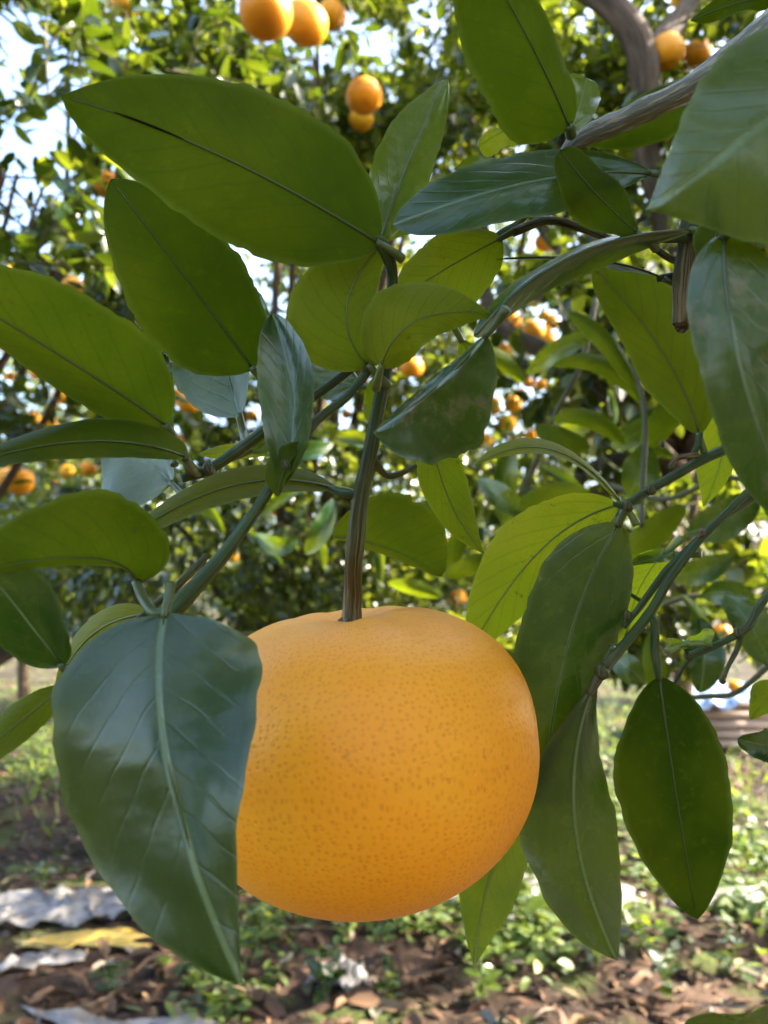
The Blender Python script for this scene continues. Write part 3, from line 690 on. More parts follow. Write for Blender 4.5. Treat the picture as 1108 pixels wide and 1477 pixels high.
# ------------------------------------------------------------------ orchard trees
def proto(kind, fine):
    r = np.random.default_rng(40 + kind)
    pk = .42 + .12 * r.random(); fold = .10 + .22 * r.random(); arch = -.05 - .22 * r.random(); wd = .21 + .05 * r.random(); tw = .5 * (r.random() - .5)
    us = np.linspace(0, 1, 9) if fine else np.array((0, .28, .66, 1.0)); vsn = np.array((-1, -.5, 0, .5, 1.0)) if fine else np.array((-1, 0, 1.0))
    V, U, Fc = [], [], []
    def pt(u, v):
        wv = wprof(np.array(u), pk, .72) * wd; y = v * wv; a = tw * u
        z = fold * abs(y) * 1.2 + arch * u * u + .012 * math.sin(u * 9 + v)
        return (u * (1 - .12 * abs(arch) * u), y * math.cos(a) - z * 0, z + y * math.sin(a))
    V.append(pt(0, 0)); U.append((0, .5)); n = len(vsn)
    for u in us[1:-1]:
        for v in vsn: V.append(pt(u, v)); U.append((u, .5 + .5 * v * float(wprof(np.array(u), pk, .72))))
    V.append(pt(1, 0)); U.append((1, .5)); last = len(V) - 1; m = len(us) - 2
    for j in range(n - 1): Fc.append((0, 1 + j + 1, 1 + j)[::-1]); 
    for i in range(m - 1):
        for j in range(n - 1):
            a = 1 + i * n + j; Fc += [(a, a + n, a + n + 1), (a, a + n + 1, a + 1)]
    for j in range(n - 1): a = 1 + (m - 1) * n + j; Fc.append((a, last, a + 1))
    V = np.array(V); Fc = np.array(Fc)
    nz = np.cross(V[Fc[:, 1]] - V[Fc[:, 0]], V[Fc[:, 2]] - V[Fc[:, 0]])[:, 2]
    Fc[nz < 0] = Fc[nz < 0][:, ::-1]
    return V, Fc, np.array(U)
COARSE = [proto(k, False) for k in range(6)]
FINE = [[mesh_from('leaf', *proto(k, True)[:2], M_FAR, uv=proto(k, True)[2], tint=ti) for ti in (.06, .2, .36, .55, .8)] for k in range(6)]

# openings towards the sky, and the discs of the fruits that show (px, py, rx, ry, share of leaves kept)
GAPS = [(30, 45, 62, 48, .07), (66, 105, 75, 45, .12), (50, 225, 72, 72, .07), (10, 290, 60, 50, .1), (100, 180, 50, 50, .12), (115, 290, 40, 40, .25), (175, 75, 30, 30, .2),
        (618, 38, 32, 52, .10), (560, 60, 25, 30, .5), (640, 92, 25, 18, .3), (520, 30, 25, 18, .4), (440, 95, 70, 22, .3), (30, 350, 50, 30, .45),
        (775, 440, 40, 28, .7), (800, 320, 50, 30, .6), (930, 225, 60, 25, .55),
        (20, 570, 30, 20, .5), (60, 960, 70, 40, .1), (900, 1030, 70, 40, .12), (1010, 1030, 70, 50, .05), (860, 1010, 40, 60, .2)]

FRUITS = [(383, 17, 78), (440, 34, 66), (479, 22, 42), (525, 139, 52), (521, 172, 38), (181, 6, 44), (153, 266, 44), (962, 75, 52), (1002, 80, 46), (984, -6, 34),
          (28, 695, 42), (12, 690, 36), (127, 677, 27), (173, 708, 24), (201, 717, 20), (4, 491, 27), (442, 504, 32), (594, 530, 34), (271, 581, 34), (101, 413, 36),
          (768, 478, 36), (738, 462, 30), (740, 583, 25), (714, 590, 20), (764, 628, 19), (1040, 914, 30), (1029, 963, 26), (787, 350, 32), (661, 862, 24),
          (602, 250, 22), (575, 300, 20), (433, 613, 22), (362, 600, 20), (1060, 990, 20), (500, 598, 16)]
FLAB = ['biggest far fruit, at the top edge left of two others', 'fruit hanging against the one at the top edge, dimple below',
        'sunlit narrow looking fruit just right of the pair at the top edge', 'round sunlit fruit beside the tip of the upright grey green leaf',
        'fruit half hidden right under the sunlit one near the upright leaf', 'fruit at the top edge above the broadest leaf, left of the others',
        'fruit peeping out between the two big upper left leaves', 'fruit beside the brown limb above the grey branch',
        'fruit just right of the one beside the brown limb, cut by the grey branch', 'fruit cut by the top edge above the grey branch',
        'fruit under the arched leaf at the left edge, front one of two', 'fruit behind another under the arched leaf at the left edge',
        'small fruit under the bluish leaf on the left, alone', 'small bright fruit left of its twin beside the long narrow leaf',
        'small fruit right of its bright twin beside the long narrow leaf', 'fruit cut by the left edge below the big leaf', 'fruit showing right of the small upright dark leaf',
        'fruit in the gap right of the top of the fruit stalk', 'fruit below the bluish leaf amid dark foliage on the left', 'fruit peeping over the big leaf at the left edge',
        'fruit in the bright gap under the long curved leaf', 'fruit above left of another in the bright gap under the curved leaf',
        'small fruit left of the arched olive leaf, upper one', 'small fruit beside the dark crumpled leaf', 'tiny fruit just above the arched olive leaf',
        'fruit right of the tiny new leaf', 'fruit below the tiny new leaf above the lone oval leaf', 'fruit behind the twigs under the glossy leaf',
        'small fruit peeping over the shoulder of the large one', 'tiny fruit left of the glossy leaf', 'tiny fruit under the upright grey green leaf',
        'tiny fruit between the crossing twigs', 'tiny fruit under the upper crossing twig', 'small fruit above the board stack', 'tiny fruit left of the fruit stalk']
fr_ = np.random.default_rng(77)
for k in range(60):
    fx, fy = ((fr_.uniform(5, 110), fr_.uniform(380, 730)), (fr_.uniform(230, 520), fr_.uniform(560, 850)), (fr_.uniform(690, 800), fr_.uniform(420, 640)))[k % 3]
    FRUITS.append((fx, fy, fr_.uniform(14, 25)))
    FLAB.append(('tiny blurred fruit among far leaves near the left edge, one of many', 'tiny blurred fruit among far leaves left of the fruit stalk, one of many', 'tiny blurred fruit in the far bright gap under the curved leaf, one of many')[k % 3])
FDEP = [min(.094 * FPX / s, 4.6) for _, _, s in FRUITS]

def gap_keep(px, py, d, r):
    """probability that a leaf at these pixels and depth stays"""
    k = np.ones(len(px))
    for gx_, gy_, rx, ry, kp in GAPS:
        k = np.where(((px - gx_) / rx) ** 2 + ((py - gy_) / ry) ** 2 < 1, np.minimum(k, np.where(d < 1.7, kp * 2.2, kp)), k)
    k = np.where((((px - 912) / 42) ** 2 + ((py - 120) / 140) ** 2 < 1) & (d < 2.02), np.minimum(k, .18), k)
    for (fx, fy, s), fd in zip(FRUITS, FDEP):
        k = np.where((np.hypot(px - fx, py - fy) < s * .5 + 10) & (d < fd + .03), .06, k)
    return k

class Leaves:
    def __init__(s): s.c, s.M, s.L, s.kind, s.tint, s.tree = [], [], [], [], [], []
ALL = Leaves()
TREES = []

def frames(dirs, normals):
    x = unit(dirs); z = unit(normals - x * np.sum(normals * x, 1, keepdims=True)); y = np.cross(z, x)
    return np.stack((x, y, z), 2)                       # columns

def orchard_tree(base, blobs, n_sprays, label, limbs=None, leaf_len=.055, keepout=True, seed=1, trunk_r=.06, gap_scale=1.0, tintmu=.25, existing=None, vis=None, dense=7):
    """blobs: list of (centre, radii, weight). A trunk, limbs into the blobs, twigs with leaves spread through the crown."""
    r = np.random.default_rng(seed)
    base = np.array((base[0], base[1], float(gh(base[0], base[1])) - .03))
    root = existing or tag(obj('citrus_tree', None, None, base), label, 'tree', 'citrus trees in the orchard')
    bpy.context.view_layer.update(); inv = root.matrix_world.inverted()
    tid = len(TREES)
    wts = np.array([b[2] for b in blobs], float); wts /= wts.sum()
    which = r.choice(len(blobs), n_sprays, p=wts)
    dirs = unit(r.normal(size=(n_sprays, 3)))
    rad = (.25 + .75 * r.random(n_sprays) ** .55)
    C = np.array([b[0] for b in blobs])[which]; Rd = np.array([b[1] for b in blobs])[which]
    cen = C + dirs * Rd * rad[:, None]
    # leave uneven holes between clumps
    hole = fbm(cen[:, 0] * 3.4 + cen[:, 2] * 1.9 + seed, cen[:, 1] * 3.0 - cen[:, 2] * 2.6, seed, 2)
    ok = (hole > (.32 if keepout else .22)) & (cen[:, 2] > .35)
    cen, dirs, Rd = cen[ok], dirs[ok], Rd[ok]
    n = len(cen)
    ax = unit(dirs * .7 + r.normal(size=(n, 3)) * .55 + np.array((0, 0, .15)))
    tl = .07 + .12 * r.random(n)
    allc, alld, alln, allL = [], [], [], []
    for k in range(dense):
        f = (k + .5) / dense
        side = unit(np.cross(ax, r.normal(size=(n, 3))))
        d = unit(side * (.9 - .35 * f) + ax * (.25 + .6 * f) + np.array((0, 0, -.28)) + r.normal(size=(n, 3)) * .15)
        nrm = unit(np.array((0, 0, 1.0)) * .9 + ax * .3 + r.normal(size=(n, 3)) * .55)
        allc.append(cen + ax * (tl * (f - .5))[:, None]); alld.append(d); alln.append(nrm); allL.append(leaf_len * (.7 + .5 * r.random(n)))
    c = np.vstack(allc); d = np.vstack(alld); nm = np.vstack(alln); L = np.concatenate(allL)
    mid = c + d * L[:, None] * .5
    px, py, dep = project(mid)
    pr = gap_keep(px, py, dep, None)
    infr = (dep > .05) & (px > -60) & (px < 1168) & (py > -80) & (py < 1540)
    if keepout: ok = ~infr | (dep > 1.05)
    else: ok = ~((dep > -.2) & (px > -140) & (px < 1240) & (py > -170) & (py < 1600)) & (np.linalg.norm(mid - CAM, axis=1) > .55)
    ok &= (r.random(len(c)) < np.where(infr, pr, 1)) & (mid[:, 2] > .15)
    c, d, nm, L = c[ok], d[ok], nm[ok], L[ok]
    ALL.c.append(c); ALL.M.append(frames(d, nm)); ALL.L.append(L); ALL.kind.append(r.integers(0, 6, len(c)))
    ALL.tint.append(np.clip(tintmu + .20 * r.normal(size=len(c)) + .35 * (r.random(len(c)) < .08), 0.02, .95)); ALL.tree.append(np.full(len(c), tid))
    TREES.append((root, inv, vis))
    # wood
    if limbs is None:
        top = base + np.array((r.normal() * .08, r.normal() * .08, .55 + .2 * r.random()))
        limbs = [([base - (0, 0, .08), base + (top - base) * .5 + r.normal(size=3) * .03, top], [trunk_r * 1.25, trunk_r, trunk_r * .9])]
        fork = top
    else: fork = limbs[0][0][-1]
    nl = 0
    for p_, rd in limbs:
        o = tube('trunk' if nl == 0 else 'limb', p_, rd, M_BARK, root, sides=14, rough=.14, seed=seed + nl); o.matrix_parent_inverse = inv; nl += 1
    ends = []
    for bi, (bc, br, bw) in enumerate(blobs):
        for k in range(3):
            e = np.array(bc) + unit(r.normal(size=3)) * np.array(br) * (.35 + .35 * r.random()); e[2] = max(e[2], .6)
            m1 = fork + (e - fork) * .4 + r.normal(size=3) * .12 + (0, 0, .1)
            path = [fork - (0, 0, .04), m1, m1 + (e - m1) * .5 + r.normal(size=3) * .08, e]
            smp = spline(path, [1] * 4, 24)[0]; qx, qy, qd = project(smp)
            if ((qd < 1.0) & (qx > -100) & (qx < 1200) & (qy > -120) & (qd > 0)).any(): continue
            o = tube('limb', path, [trunk_r * .55, trunk_r * .4, trunk_r * .26, trunk_r * .1], M_BARK, root, sides=9, rough=.15, seed=k + bi); o.matrix_parent_inverse = inv
            ends += list(smp[8:])
    # twigs of the sprays, one mass
    sel = r.random(n) < .6
    A0 = cen[sel] - ax[sel] * (tl[sel] * .9)[:, None]; B0 = cen[sel] + ax[sel] * (tl[sel] * .55)[:, None]
    tx_, ty_, td_ = project((A0 + B0) / 2)
    gk = gap_keep(tx_, ty_, td_, None)
    lim = 1.05 if keepout else 99
    ok2 = ((td_ > lim) | (tx_ < -100) | (tx_ > 1210) | (ty_ < -140) | (td_ < -.3)) & (r.random(len(A0)) < np.maximum(gk, .15)) & (gk > .07)
    A0, B0 = A0[ok2], B0[ok2]
    if len(A0):
        T = unit(B0 - A0); X = unit(np.cross(T, np.array((.3, .5, .8)))); Y = np.cross(T, X)
        vv = []
        for q, (o_, rr0) in enumerate(((A0, .0028), (B0, .0014))):
            for k in range(3):
                an = k * 2.0944; vv.append(o_ + (X * math.cos(an) + Y * math.sin(an)) * rr0)
        V = np.stack(vv, 1).reshape(-1, 3); m = len(A0)
        f0 = np.array([(0, 1, 4, 3), (1, 2, 5, 4), (2, 0, 3, 5)])
        Fc = (np.arange(m)[:, None, None] * 6 + f0[None]).reshape(-1, 4)
        o = obj('twigs', mesh_from('twigs', V, Fc, M_TWIG, tint=.45, uv=np.zeros((len(V), 2))), root); o.matrix_parent_inverse = inv; o['kind'] = 'stuff'
    return root

def W(px, py, d): return P(px, py, d)

# unseen foliage added to the near tree, shaped to keep the sun off the fruit
SH = CAM + np.array((0, .2, .05))
orchard_tree((1.2, .45), [(SH + SUND * 1.35, (.52, .52, .50), 1.0), (SH + SUND * 1.9, (.6, .6, .5), .8), (SH + SUND * .9 + (.05, -.05, .05), (.34, .34, .32), .4), ((1.3, .6, 1.3), (.5, .5, .55), .4),
                           ((.7, .2, 1.85), (.45, .45, .4), .35), ((.1, -.2, 2.1), (.8, .45, .22), .3), ((-.5, .0, 2.15), (.4, .4, .22), .08), ((.85, -.25, 1.3), (.32, .5, .5), .22), ((.5, -.95, 1.6), (.45, .25, .4), .12), ((-.35, -1.15, 1.55), (.8, .22, .5), .20)], 3150, '',  # unseen blobs over and behind the camera added to break up sky light
             keepout=False, leaf_len=.08, seed=3, trunk_r=.05, existing=near_tree, dense=8,
             limbs=[([np.array((1.2, .45, -.05)), np.array((1.16, .44, .35)), np.array((1.05, .42, .75))], [.062, .052, .045]),
                    ([np.array((1.05, .42, .74)), np.array((.76, .36, 1.12)), np.array((.42, .30, 1.30)), P(1340, -190, .26 * K)], [.036, .028, .017, .0125])])
# left, close: open crown against the sky
orchard_tree((-1.75, 2.5), [(W(60, 150, 1.75), (.5, .35, .55), .9), (W(20, 190, 1.32), (.22, .14, .36), .32), (W(-80, 400, 1.9), (.55, .4, .5), .6), (W(250, 30, 2.0), (.5, .4, .4), .8), (W(60, 480, 2.3), (.6, .4, .5), .7)],
             2100, 'citrus tree with an open crown against the sky behind the upper left leaves', seed=21, tintmu=.14, trunk_r=.034)
# centre, behind the fruit stalk
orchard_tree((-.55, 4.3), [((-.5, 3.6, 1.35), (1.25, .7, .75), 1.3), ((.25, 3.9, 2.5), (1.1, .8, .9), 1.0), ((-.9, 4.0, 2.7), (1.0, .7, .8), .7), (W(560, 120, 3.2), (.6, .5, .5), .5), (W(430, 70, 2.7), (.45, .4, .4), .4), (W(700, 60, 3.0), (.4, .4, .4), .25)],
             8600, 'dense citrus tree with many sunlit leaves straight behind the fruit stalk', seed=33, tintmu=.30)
# right, with the brown limb
tw = [W(1240, 1180, 2.45), W(1160, 930, 2.35), W(1060, 770, 2.25), W(985, 660, 2.2)]
orchard_tree((tw[0][0], tw[0][1]), [(W(1000, 300, 2.3), (.55, .45, .6), 1.0), (W(780, 180, 2.6), (.5, .5, .5), .8), (W(960, 760, 2.5), (.65, .5, .42), 1.0), (W(1150, 20, 2.2), (.5, .5, .5), .5), (W(760, 620, 2.9), (.45, .4, .4), .6), (W(860, 480, 1.75), (.28, .2, .22), .28), (W(990, 800, 1.6), (.22, .2, .16), .2), (W(1010, 905, 2.0), (.34, .25, .14), .26), (W(720, 930, 3.2), (.5, .3, .14), .2)],
             3800, 'citrus tree with a thick brown forked limb behind the right hand leaves', seed=47, tintmu=.30,
             limbs=[([np.array((tw[0][0], tw[0][1], gh(tw[0][0], tw[0][1]) - .06))] + tw, [.06, .055, .048, .042, .036]),
                    ([tw[-1], W(945, 500, 2.15), W(958, 340, 2.1), W(932, 220, 2.05), W(928, 95, 2.0), W(890, 15, 2.0), W(800, -40, 2.1)], [.036, .032, .03, .034, .04, .036, .028]),
                    ([W(928, 95, 2.0), W(985, 20, 2.1), W(1030, -60, 2.2)], [.035, .028, .022]),
                    ([tw[-1], W(880, 570, 2.3), W(790, 510, 2.35), W(725, 470, 2.4), W(690, 380, 2.5), W(700, 250, 2.6)], [.034, .03, .028, .026, .022, .016])])
# farther trees close the view
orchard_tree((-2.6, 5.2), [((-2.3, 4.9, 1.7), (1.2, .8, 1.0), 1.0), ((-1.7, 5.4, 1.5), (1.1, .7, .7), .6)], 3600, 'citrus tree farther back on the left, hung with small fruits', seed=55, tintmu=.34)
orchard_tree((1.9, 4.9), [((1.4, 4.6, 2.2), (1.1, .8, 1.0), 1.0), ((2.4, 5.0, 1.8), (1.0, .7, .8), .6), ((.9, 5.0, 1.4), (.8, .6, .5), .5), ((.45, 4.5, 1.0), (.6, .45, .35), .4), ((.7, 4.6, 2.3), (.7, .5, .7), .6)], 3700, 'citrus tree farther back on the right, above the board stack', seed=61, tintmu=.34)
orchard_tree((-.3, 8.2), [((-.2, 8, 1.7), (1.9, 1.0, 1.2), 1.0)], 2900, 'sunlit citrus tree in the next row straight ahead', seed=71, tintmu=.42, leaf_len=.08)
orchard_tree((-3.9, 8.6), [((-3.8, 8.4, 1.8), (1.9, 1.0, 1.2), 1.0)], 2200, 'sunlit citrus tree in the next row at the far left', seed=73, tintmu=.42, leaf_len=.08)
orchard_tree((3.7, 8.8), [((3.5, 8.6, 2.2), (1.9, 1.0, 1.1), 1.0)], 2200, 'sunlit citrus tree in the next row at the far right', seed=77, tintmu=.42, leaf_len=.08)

# turn the leaves into objects (the ones that show largest) and one mass per tree
c = np.vstack(ALL.c); M = np.vstack(ALL.M); L = np.concatenate(ALL.L); kd = np.concatenate(ALL.kind); ti = np.concatenate(ALL.tint); tr_ = np.concatenate(ALL.tree)
mid = c + M[:, :, 0] * L[:, None] * .5
px, py, dep = project(mid)
infr = (dep > .3) & (px > -10) & (px < 1118) & (py > -10) & (py < 1487)
face = np.abs(np.sum(M[:, :, 2] * unit(mid - CAM), 1)); size = L * FPX / np.maximum(dep, .1)
occ2 = occ.copy(); score = np.zeros(len(c))
order = np.argsort(dep); order = order[infr[order]]
for i in order:
    hw = max(size[i] * .22, 6)
    i0, i1, j0, j1 = int((py[i] - hw) // 12), int((py[i] + hw) // 12), int((px[i] - hw * 1.3) // 12), int((px[i] + hw * 1.3) // 12)
    i0, j0 = max(i0, 0), max(j0, 0); i1, j1 = min(i1, 123), min(j1, 92)
    blk = occ2[i0:i1 + 1, j0:j1 + 1]
    if blk.size == 0: continue
    free = blk > dep[i]
    fr = free.mean()
    if fr > .3:
        score[i] = fr * size[i] ** 2 * (.25 + face[i])
        if face[i] > .25 and size[i] > 14: blk[free] = np.where(rng.random(free.sum()) < .6, dep[i], blk[free])
single = np.zeros(len(c), bool)
for tid in range(len(TREES)):
    idx = np.where((tr_ == tid) & (score > 0))[0]
    idx = idx[np.argsort(-score[idx])][:240 if tid < 6 else 130]
    single[idx] = True
for i in np.where(single)[0]:
    root, inv, _ = TREES[tr_[i]]
    me = FINE[kd[i]][int(np.clip(ti[i] * 5.2, 0, 4))]
    o = bpy.data.objects.new('leaf', me); COL.objects.link(o); o.parent = root; o.matrix_parent_inverse = inv
    m4 = np.eye(4); m4[:3, :3] = M[i] * L[i]; m4[:3, 3] = c[i]
    o.matrix_basis = Matrix(m4.tolist())
for tid, (root, inv, _) in enumerate(TREES):
    Vs, Fs, Us, Ts, off = [], [], [], [], 0
    for k in range(6):
        ix = np.where((tr_ == tid) & ~single & (kd == k))[0]
        if not len(ix): continue
        pv, pf, pu = COARSE[k]
        V = np.einsum('nij,vj->nvi', M[ix], pv) * L[ix][:, None, None] + c[ix][:, None, :]
        Vs.append(V.reshape(-1, 3)); Fs.append((np.arange(len(ix))[:, None, None] * len(pv) + pf[None]).reshape(-1, 3) + off)
        Us.append(np.tile(pu, (len(ix), 1))); Ts.append(np.repeat(ti[ix], len(pv))); off += len(ix) * len(pv)
    o = obj('foliage', mesh_from('foliage', np.vstack(Vs), np.vstack(Fs), M_FAR, uv=np.vstack(Us), tint=np.concatenate(Ts)), root)
    o.matrix_parent_inverse = inv; o['kind'] = 'stuff'
print('leaves', len(c), 'single', single.sum())

# fruits on the orchard trees
FM = [fruit_mesh(.047, .0405, M_PEELF, dimple=.005, nu=28, nv=18, lobes=.0006, seed=s_, name='orange_fruit') for s_ in (1., 2., 3.)]
for i, ((x, y, s), d, lab) in enumerate(zip(FRUITS, FDEP, FLAB)):
    o = obj('orange_fruit', FM[i % 3], None, P(x, y, d))
    q = s * d / FPX / .094; o.scale = (q * random.uniform(.94, 1.06), q * random.uniform(.94, 1.06), q * random.uniform(.9, 1.06))
    o.rotation_euler = (random.uniform(-.35, .35), random.uniform(-.35, .35), random.uniform(0, 6))
    tag(o, lab, 'fruit', 'fruits on the trees behind')
    V, Fc, U = tube_data([(0, 0, .034), (.002, .001, .055), (.008, .004, .085), (.02, .01, .115)], [.0022, .0018, .0018, .0016], n=8, sides=6)
    obj('stalk', mesh_from('stalk', V, Fc, M_TWIG, uv=U, tint=.4), o)

# ------------------------------------------------------------------ ground cover and litter
def scatter(n, seed, ymin=1.9, ymax=11.0):
    r = np.random.default_rng(seed)
    y = ymin * (ymax / ymin) ** (r.random(n) ** .85); x = (r.random(n) * 2 - 1) * (y * .58 + .3)
    return r, x, y

def mass(name, c, Mx, Ls, tints, mat, label, cat, protos=COARSE):
    r = np.random.default_rng(len(c)); kd_ = r.integers(0, 6, len(c))
    Vs, Fs, Us, Ts, off = [], [], [], [], 0
    for k in range(6):
        ix = np.where(kd_ == k)[0]; pv, pf, pu = protos[k]
        V = np.einsum('nij,vj->nvi', Mx[ix], pv) * Ls[ix][:, None, None] + c[ix][:, None, :]
        Vs.append(V.reshape(-1, 3)); Fs.append((np.arange(len(ix))[:, None, None] * len(pv) + pf[None]).reshape(-1, 3) + off)
        Us.append(np.tile(pu, (len(ix), 1))); Ts.append(np.repeat(tints[ix], len(pv))); off += len(ix) * len(pv)
    return tag(obj(name, mesh_from(name, np.vstack(Vs), np.vstack(Fs), mat, uv=np.vstack(Us), tint=np.concatenate(Ts))), label, cat, kind='stuff')

# low broad-leaved weeds in patches
r, x, y = scatter(9000, 101)
dens = fbm(x * 1.3 + 4, y * 1.0 + 2, 15, 3); ok = dens > .40 + .10 * r.random(len(x)) - .08 * (y > 4.5)
x, y = x[ok], y[ok]; nrep = 5
x = np.repeat(x, nrep); y = np.repeat(y, nrep); n = len(x); an = r.random(n) * 6.283
spread = .01 + .02 * r.random(n); hgt_ = .008 + .05 * r.random(n) ** 2
cc = np.stack((x + np.cos(an) * spread, y + np.sin(an) * spread, gh(x, y) + hgt_), 1)
dd = np.stack((np.cos(an), np.sin(an), .35 * r.normal(size=n) + .15), 1); nn_ = np.stack((.35 * r.normal(size=n), .35 * r.normal(size=n), np.ones(n)), 1)
mass('weeds', cc, frames(dd, nn_), .026 + .036 * r.random(n), np.clip(.34 + .24 * r.normal(size=n), .03, .95), M_WEED, 'low green broad leaved weeds covering the orchard floor', 'weeds')
# grass blades
r, x, y = scatter(3200, 103, 3.6, 14)
ok = fbm(x * .9 + 14, y * .8 + 6, 25, 3) > .43; x, y = x[ok], y[ok]; n = len(x); an = r.random(n) * 6.283
dd = np.stack((np.cos(an) * .6, np.sin(an) * .6, np.ones(n)), 1); nn_ = r.normal(size=(n, 3))
gm = frames(dd, nn_); gm = gm.copy(); gm[:, :, 1] *= .22
mass('grass', np.stack((x, y, gh(x, y) - .004), 1), gm, .05 + .07 * r.random(n), np.clip(.5 + .2 * r.normal(size=n), .05, 1), M_WEED, 'thin grass blades growing among the weeds', 'grass')
# dead leaves, bark and chips
r, x, y = scatter(9000, 107, 1.75)
x = np.concatenate((x, r.uniform(-1.4, 1.4, 2600))); y = np.concatenate((y, r.uniform(-.8, 1.75, 2600)))  # extra litter out of view, added to bounce light up at the fruit
n = len(x); an = r.random(n) * 6.283
dd = np.stack((np.cos(an), np.sin(an), .28 * r.normal(size=n)), 1); nn_ = np.stack((.55 * r.normal(size=n), .55 * r.normal(size=n), np.ones(n)), 1)
lm = frames(dd, nn_).copy(); lm[:, :, 1] *= (.35 + .6 * r.random(n))[:, None]; lm[:, :, 2] *= (1 + 1.6 * r.random(n))[:, None]
mass('leaf_litter', np.stack((x, y, gh(x, y) + .004 + .012 * r.random(n)), 1), lm, .025 + .075 * r.random(n) ** 1.6, r.random(n) ** 1.7, M_DEAD, 'brown and grey dead leaves strewn over the soil', 'leaf litter')
# fallen sticks
r = np.random.default_rng(5); parts = []
for k in range(170):
    y0 = 2.1 * 3.2 ** r.random(); x0 = (r.random() * 2 - 1) * (y0 * .55); a0 = r.random() * 3.14; l0 = .05 + .16 * r.random()
    pts = []
    for f in (-.5, 0, .5):
        xx, yy = x0 + math.cos(a0 + .3 * f) * l0 * f, y0 + math.sin(a0 + .3 * f) * l0 * f; pts.append((xx, yy, float(gh(xx, yy)) + .012 + .01 * r.random()))
    parts.append(tube_data(pts, [.004, .0035, .002], n=5, sides=5))
V, Fc, U = join_data(parts)
tag(obj('fallen_twigs', mesh_from('fallen_twigs', V, Fc, M_BARK, uv=U)), 'thin dry sticks scattered on the soil', 'sticks', kind='stuff')

def gpoint(px, py):
    d = FWD + RIGHT * ((px - CX) / FPX) + UP * ((CY - py) / FPX); t = -CAM[2] / d[2]
    p = CAM + d * t; p[2] = float(gh(p[0], p[1])); return p

def crumpled(name, pc, sx, sy, hgt, mat, label, cat, seed, rot=0.0, n=34, group=None):
    """A crumpled sheet lying on the soil: folded ridges, uneven outline, given thickness."""
    p = gpoint(*pc); r = np.random.default_rng(seed)
    u, v = np.meshgrid(np.linspace(-1, 1, n), np.linspace(-1, 1, n), indexing='ij')
    ang = np.arctan2(v, u); lim = .45 + .55 * vnoise(np.cos(ang) * 1.7 + seed, np.sin(ang) * 1.7 + seed, 3) + .4 * vnoise(np.cos(ang) * 5 + seed, np.sin(ang) * 5 + seed, 4)
    k = lim / np.maximum(1, np.maximum(np.abs(u), np.abs(v)) * .0 + 1)
    uu, vv = u * k, v * k
    x = uu * sx + (vnoise(u * 3 + seed, v * 3, 5) - .5) * sx * .35; y = vv * sy + (vnoise(u * 3, v * 3 + seed, 6) - .5) * sy * .35
    ridge = 1 - np.abs(2 * vnoise(u * 2.2 + seed, v * 2.2, 8) - 1); ridge2 = 1 - np.abs(2 * vnoise(u * 5 + v * 2 + seed, v * 6 + 3, 9) - 1); ridge3 = 1 - np.abs(2 * vnoise(u * 11 - v * 4 + seed, v * 12 + 3, 19) - 1)
    ca, sa = math.cos(rot), math.sin(rot); wx, wy = p[0] + x * ca - y * sa, p[1] + x * sa + y * ca
    z = gh(wx, wy) + .008 + hgt * .7 * (.55 * ridge ** 3 + .45 * ridge2 ** 3 + .22 * ridge3 ** 3) * (1 - .5 * np.maximum(np.abs(u), np.abs(v)) ** 3)
    z = z + hgt * .22 * (r.random(u.shape) - .5)
    V = np.stack((wx, wy, z), -1).reshape(-1, 3) - p
    I, J = np.meshgrid(np.arange(n - 1), np.arange(n - 1), indexing='ij')
    f = np.stack((I * n + J, (I + 1) * n + J, (I + 1) * n + J + 1, I * n + J + 1), -1).reshape(-1, 4)
    o = obj(name, mesh_from(name, V, np.ascontiguousarray(f), mat, smooth=False), None, p)
    md = o.modifiers.new('thickness', 'SOLIDIFY'); md.thickness = .0015
    return tag(o, label, cat, group)
G1 = 'plastic scraps on the orchard floor'
crumpled('plastic_sheet', (120, 1322), .30, .13, .10, M_PLAS, 'long crumpled grey plastic sheet left of the front leaf tip', 'plastic sheet', 3, .08, 20, G1)
crumpled('plastic_sheet', (60, 1392), .12, .06, .05, M_PLAS, 'small grey plastic scrap below the yellow one', 'plastic sheet', 5, .5, 12, G1)
crumpled('plastic_sheet', (190, 1490), .22, .06, .045, M_PLAS, 'pale plastic scrap cut by the bottom edge at the left', 'plastic sheet', 8, -.1, 14, G1)
crumpled('plastic_sheet', (498, 1412), .075, .055, .11, M_PLAS, 'small crumpled white plastic lump under the middle of the fruit', 'plastic sheet', 13, .9, 12, G1)
crumpled('plastic_sheet', (770, 1302), .30, .09, .09, M_PLAS, 'white plastic sheet behind the twisted hanging leaf', 'plastic sheet', 17, -.1, 19, G1)
crumpled('plastic_sheet', (1030, 1302), .18, .06, .06, M_PLAS, 'white plastic sheet behind the tip of the lone oval leaf', 'plastic sheet', 23, .1, 15, G1)
crumpled('plastic_sheet', (725, 1345), .06, .035, .05, M_PLAS, 'tiny white plastic scrap right of the pale leaf under the fruit', 'plastic sheet', 27, .1, 9, G1)
crumpled('yellow_scrap', (125, 1362), .17, .045, .035, M_YEL, 'yellow plastic strip lying on the grey plastic sheet', 'plastic strip', 31, .05, 9)

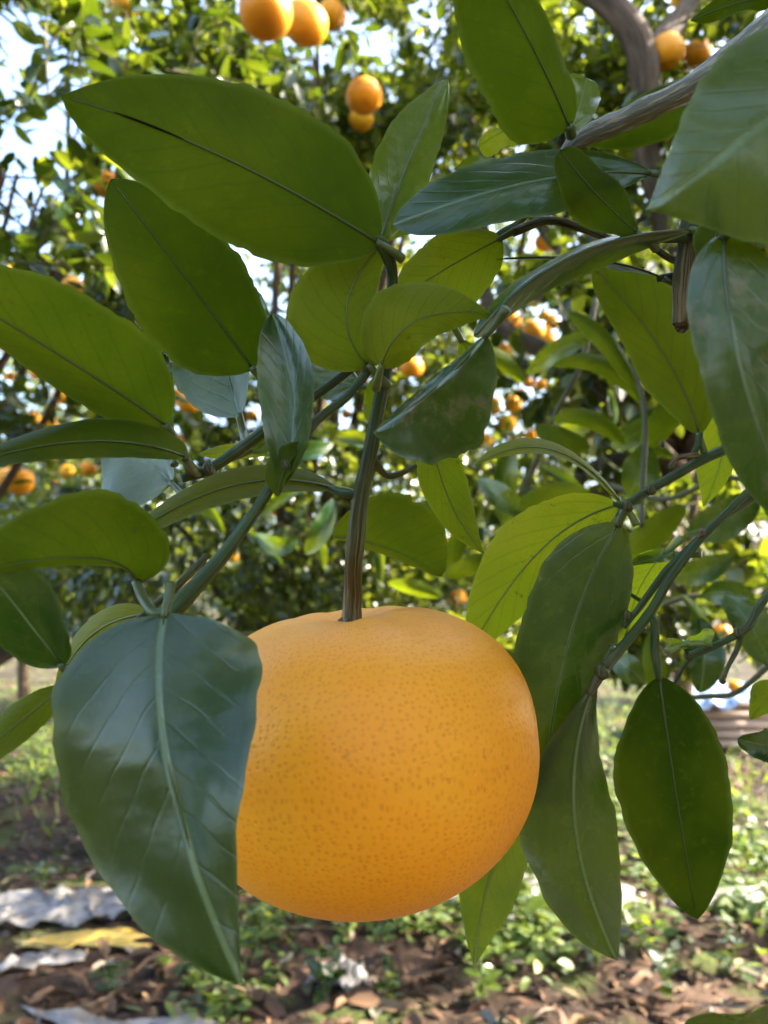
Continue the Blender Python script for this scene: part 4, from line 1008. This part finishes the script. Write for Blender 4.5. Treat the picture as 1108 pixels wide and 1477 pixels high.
# larger weeds that stand out
WP = [(775, 1350, .19, .6, 'pale upright weed in front of the white plastic sheet'), (1050, 1392, .13, .25, 'broad leaved weed below the lone oval leaf'),
      (470, 1432, .14, .05, 'dark weed in front of the small white plastic lump'), (560, 1430, .10, .3, 'low weed right of the small white plastic lump'),
      (700, 1440, .12, .6, 'bright green weed below the tip of the pale leaf'), (160, 1430, .09, .3, 'weed on the bare soil left of the front leaf tip'),
      (60, 1290, .10, .5, 'weed behind the long grey plastic sheet'), (970, 1440, .11, .35, 'weed at the bottom right before the broad leaved one'),
      (380, 1345, .12, .6, 'light green weed beside the front leaf tip'), (860, 1400, .10, .55, 'bright weed under the tip of the twisted leaf')]
for q, (x_, y_, h_, tn, lab) in enumerate(WP):
    p = gpoint(x_, y_); rt = tag(obj('weed', None, None, p), lab, 'weed', 'larger weeds on the orchard floor')
    r = np.random.default_rng(200 + q)
    for k in range(3):
        a0 = r.random() * 6.28; top = np.array((math.cos(a0) * h_ * .25, math.sin(a0) * h_ * .25, h_ * (.7 + .3 * r.random())))
        V, Fc, U = tube_data([(0, 0, -.01), top * .5 + (0, 0, .005), top], [.002, .0017, .001], n=6, sides=5)
        obj('stem', mesh_from('stem', V, Fc, M_WEED, uv=U, tint=.4), rt)
        for j in range(5):
            f = .2 + .8 * j / 4; an = a0 + 2.4 * j
            d_ = np.array([[math.cos(an), math.sin(an), .35 + .3 * r.normal()]]); nm = np.array([[.2 * r.normal(), .2 * r.normal(), 1.0]])
            fm = frames(d_, nm)[0]; l_ = h_ * (.32 + .2 * r.random())
            o = bpy.data.objects.new('leaf', FINE[(j + q) % 6][int(np.clip(tn * 5, 0, 4))]); COL.objects.link(o); o.parent = rt
            m4 = np.eye(4); m4[:3, :3] = fm * l_; m4[:3, 3] = top * f; o.matrix_basis = Matrix(m4.tolist())

# board stack with tarp and a green net behind the trees
bp_ = gpoint(1040, 1072); bp_[2] = float(gh(bp_[0], bp_[1]))
st = tag(obj('board_stack', None, None, bp_), 'low stack of pale weathered boards seen behind the lone oval leaf', 'board stack')
def box_mesh(name, sx, sy, sz, mat):
    V = np.array([(x, y, z) for x in (-sx, sx) for y in (-sy, sy) for z in (-sz, sz)])
    return mesh_from(name, V, [(0, 1, 3, 2), (4, 6, 7, 5), (0, 4, 5, 1), (2, 3, 7, 6), (0, 2, 6, 4), (1, 5, 7, 3)], mat, smooth=False)
BM = box_mesh('board', .36, .10, .028, M_WOOD)
for lv in range(5):
    for k in range(3):
        o = obj('board', BM, st, (random.uniform(-.05, .05), -.24 + k * .23, .035 + lv * .068)); o.rotation_euler = (0, 0, random.uniform(-.015, .015))
tp = bp_ + np.array((0, 0, .35))
n = 26; u, v = np.meshgrid(np.linspace(-1, 1, n), np.linspace(-1, 1, n), indexing='ij')
zz = .02 + .07 * (1 - np.abs(2 * vnoise(u * 3, v * 3, 4) - 1)) ** 2 - .07 * (np.maximum(np.abs(u) - .88, 0) + np.maximum(np.abs(v) - .85, 0)) * 6
V = np.stack((u * .42, v * .44, zz), -1).reshape(-1, 3)
I, J = np.meshgrid(np.arange(n - 1), np.arange(n - 1), indexing='ij')
f = np.stack((I * n + J, (I + 1) * n + J, (I + 1) * n + J + 1, I * n + J + 1), -1).reshape(-1, 4)
o = obj('tarp', mesh_from('tarp', V, np.ascontiguousarray(f), M_BLUE, smooth=False), None, tp - np.array((0, 0, .02)))
md = o.modifiers.new('thickness', 'SOLIDIFY'); md.thickness = .003
tag(o, 'pale blue tarp spread on the board stack', 'tarp')
crumpled('net_heap', (1090, 1062), .22, .16, .55, M_NET, 'heap of bright green plastic net beside the board stack', 'net', 41, .2, 30)
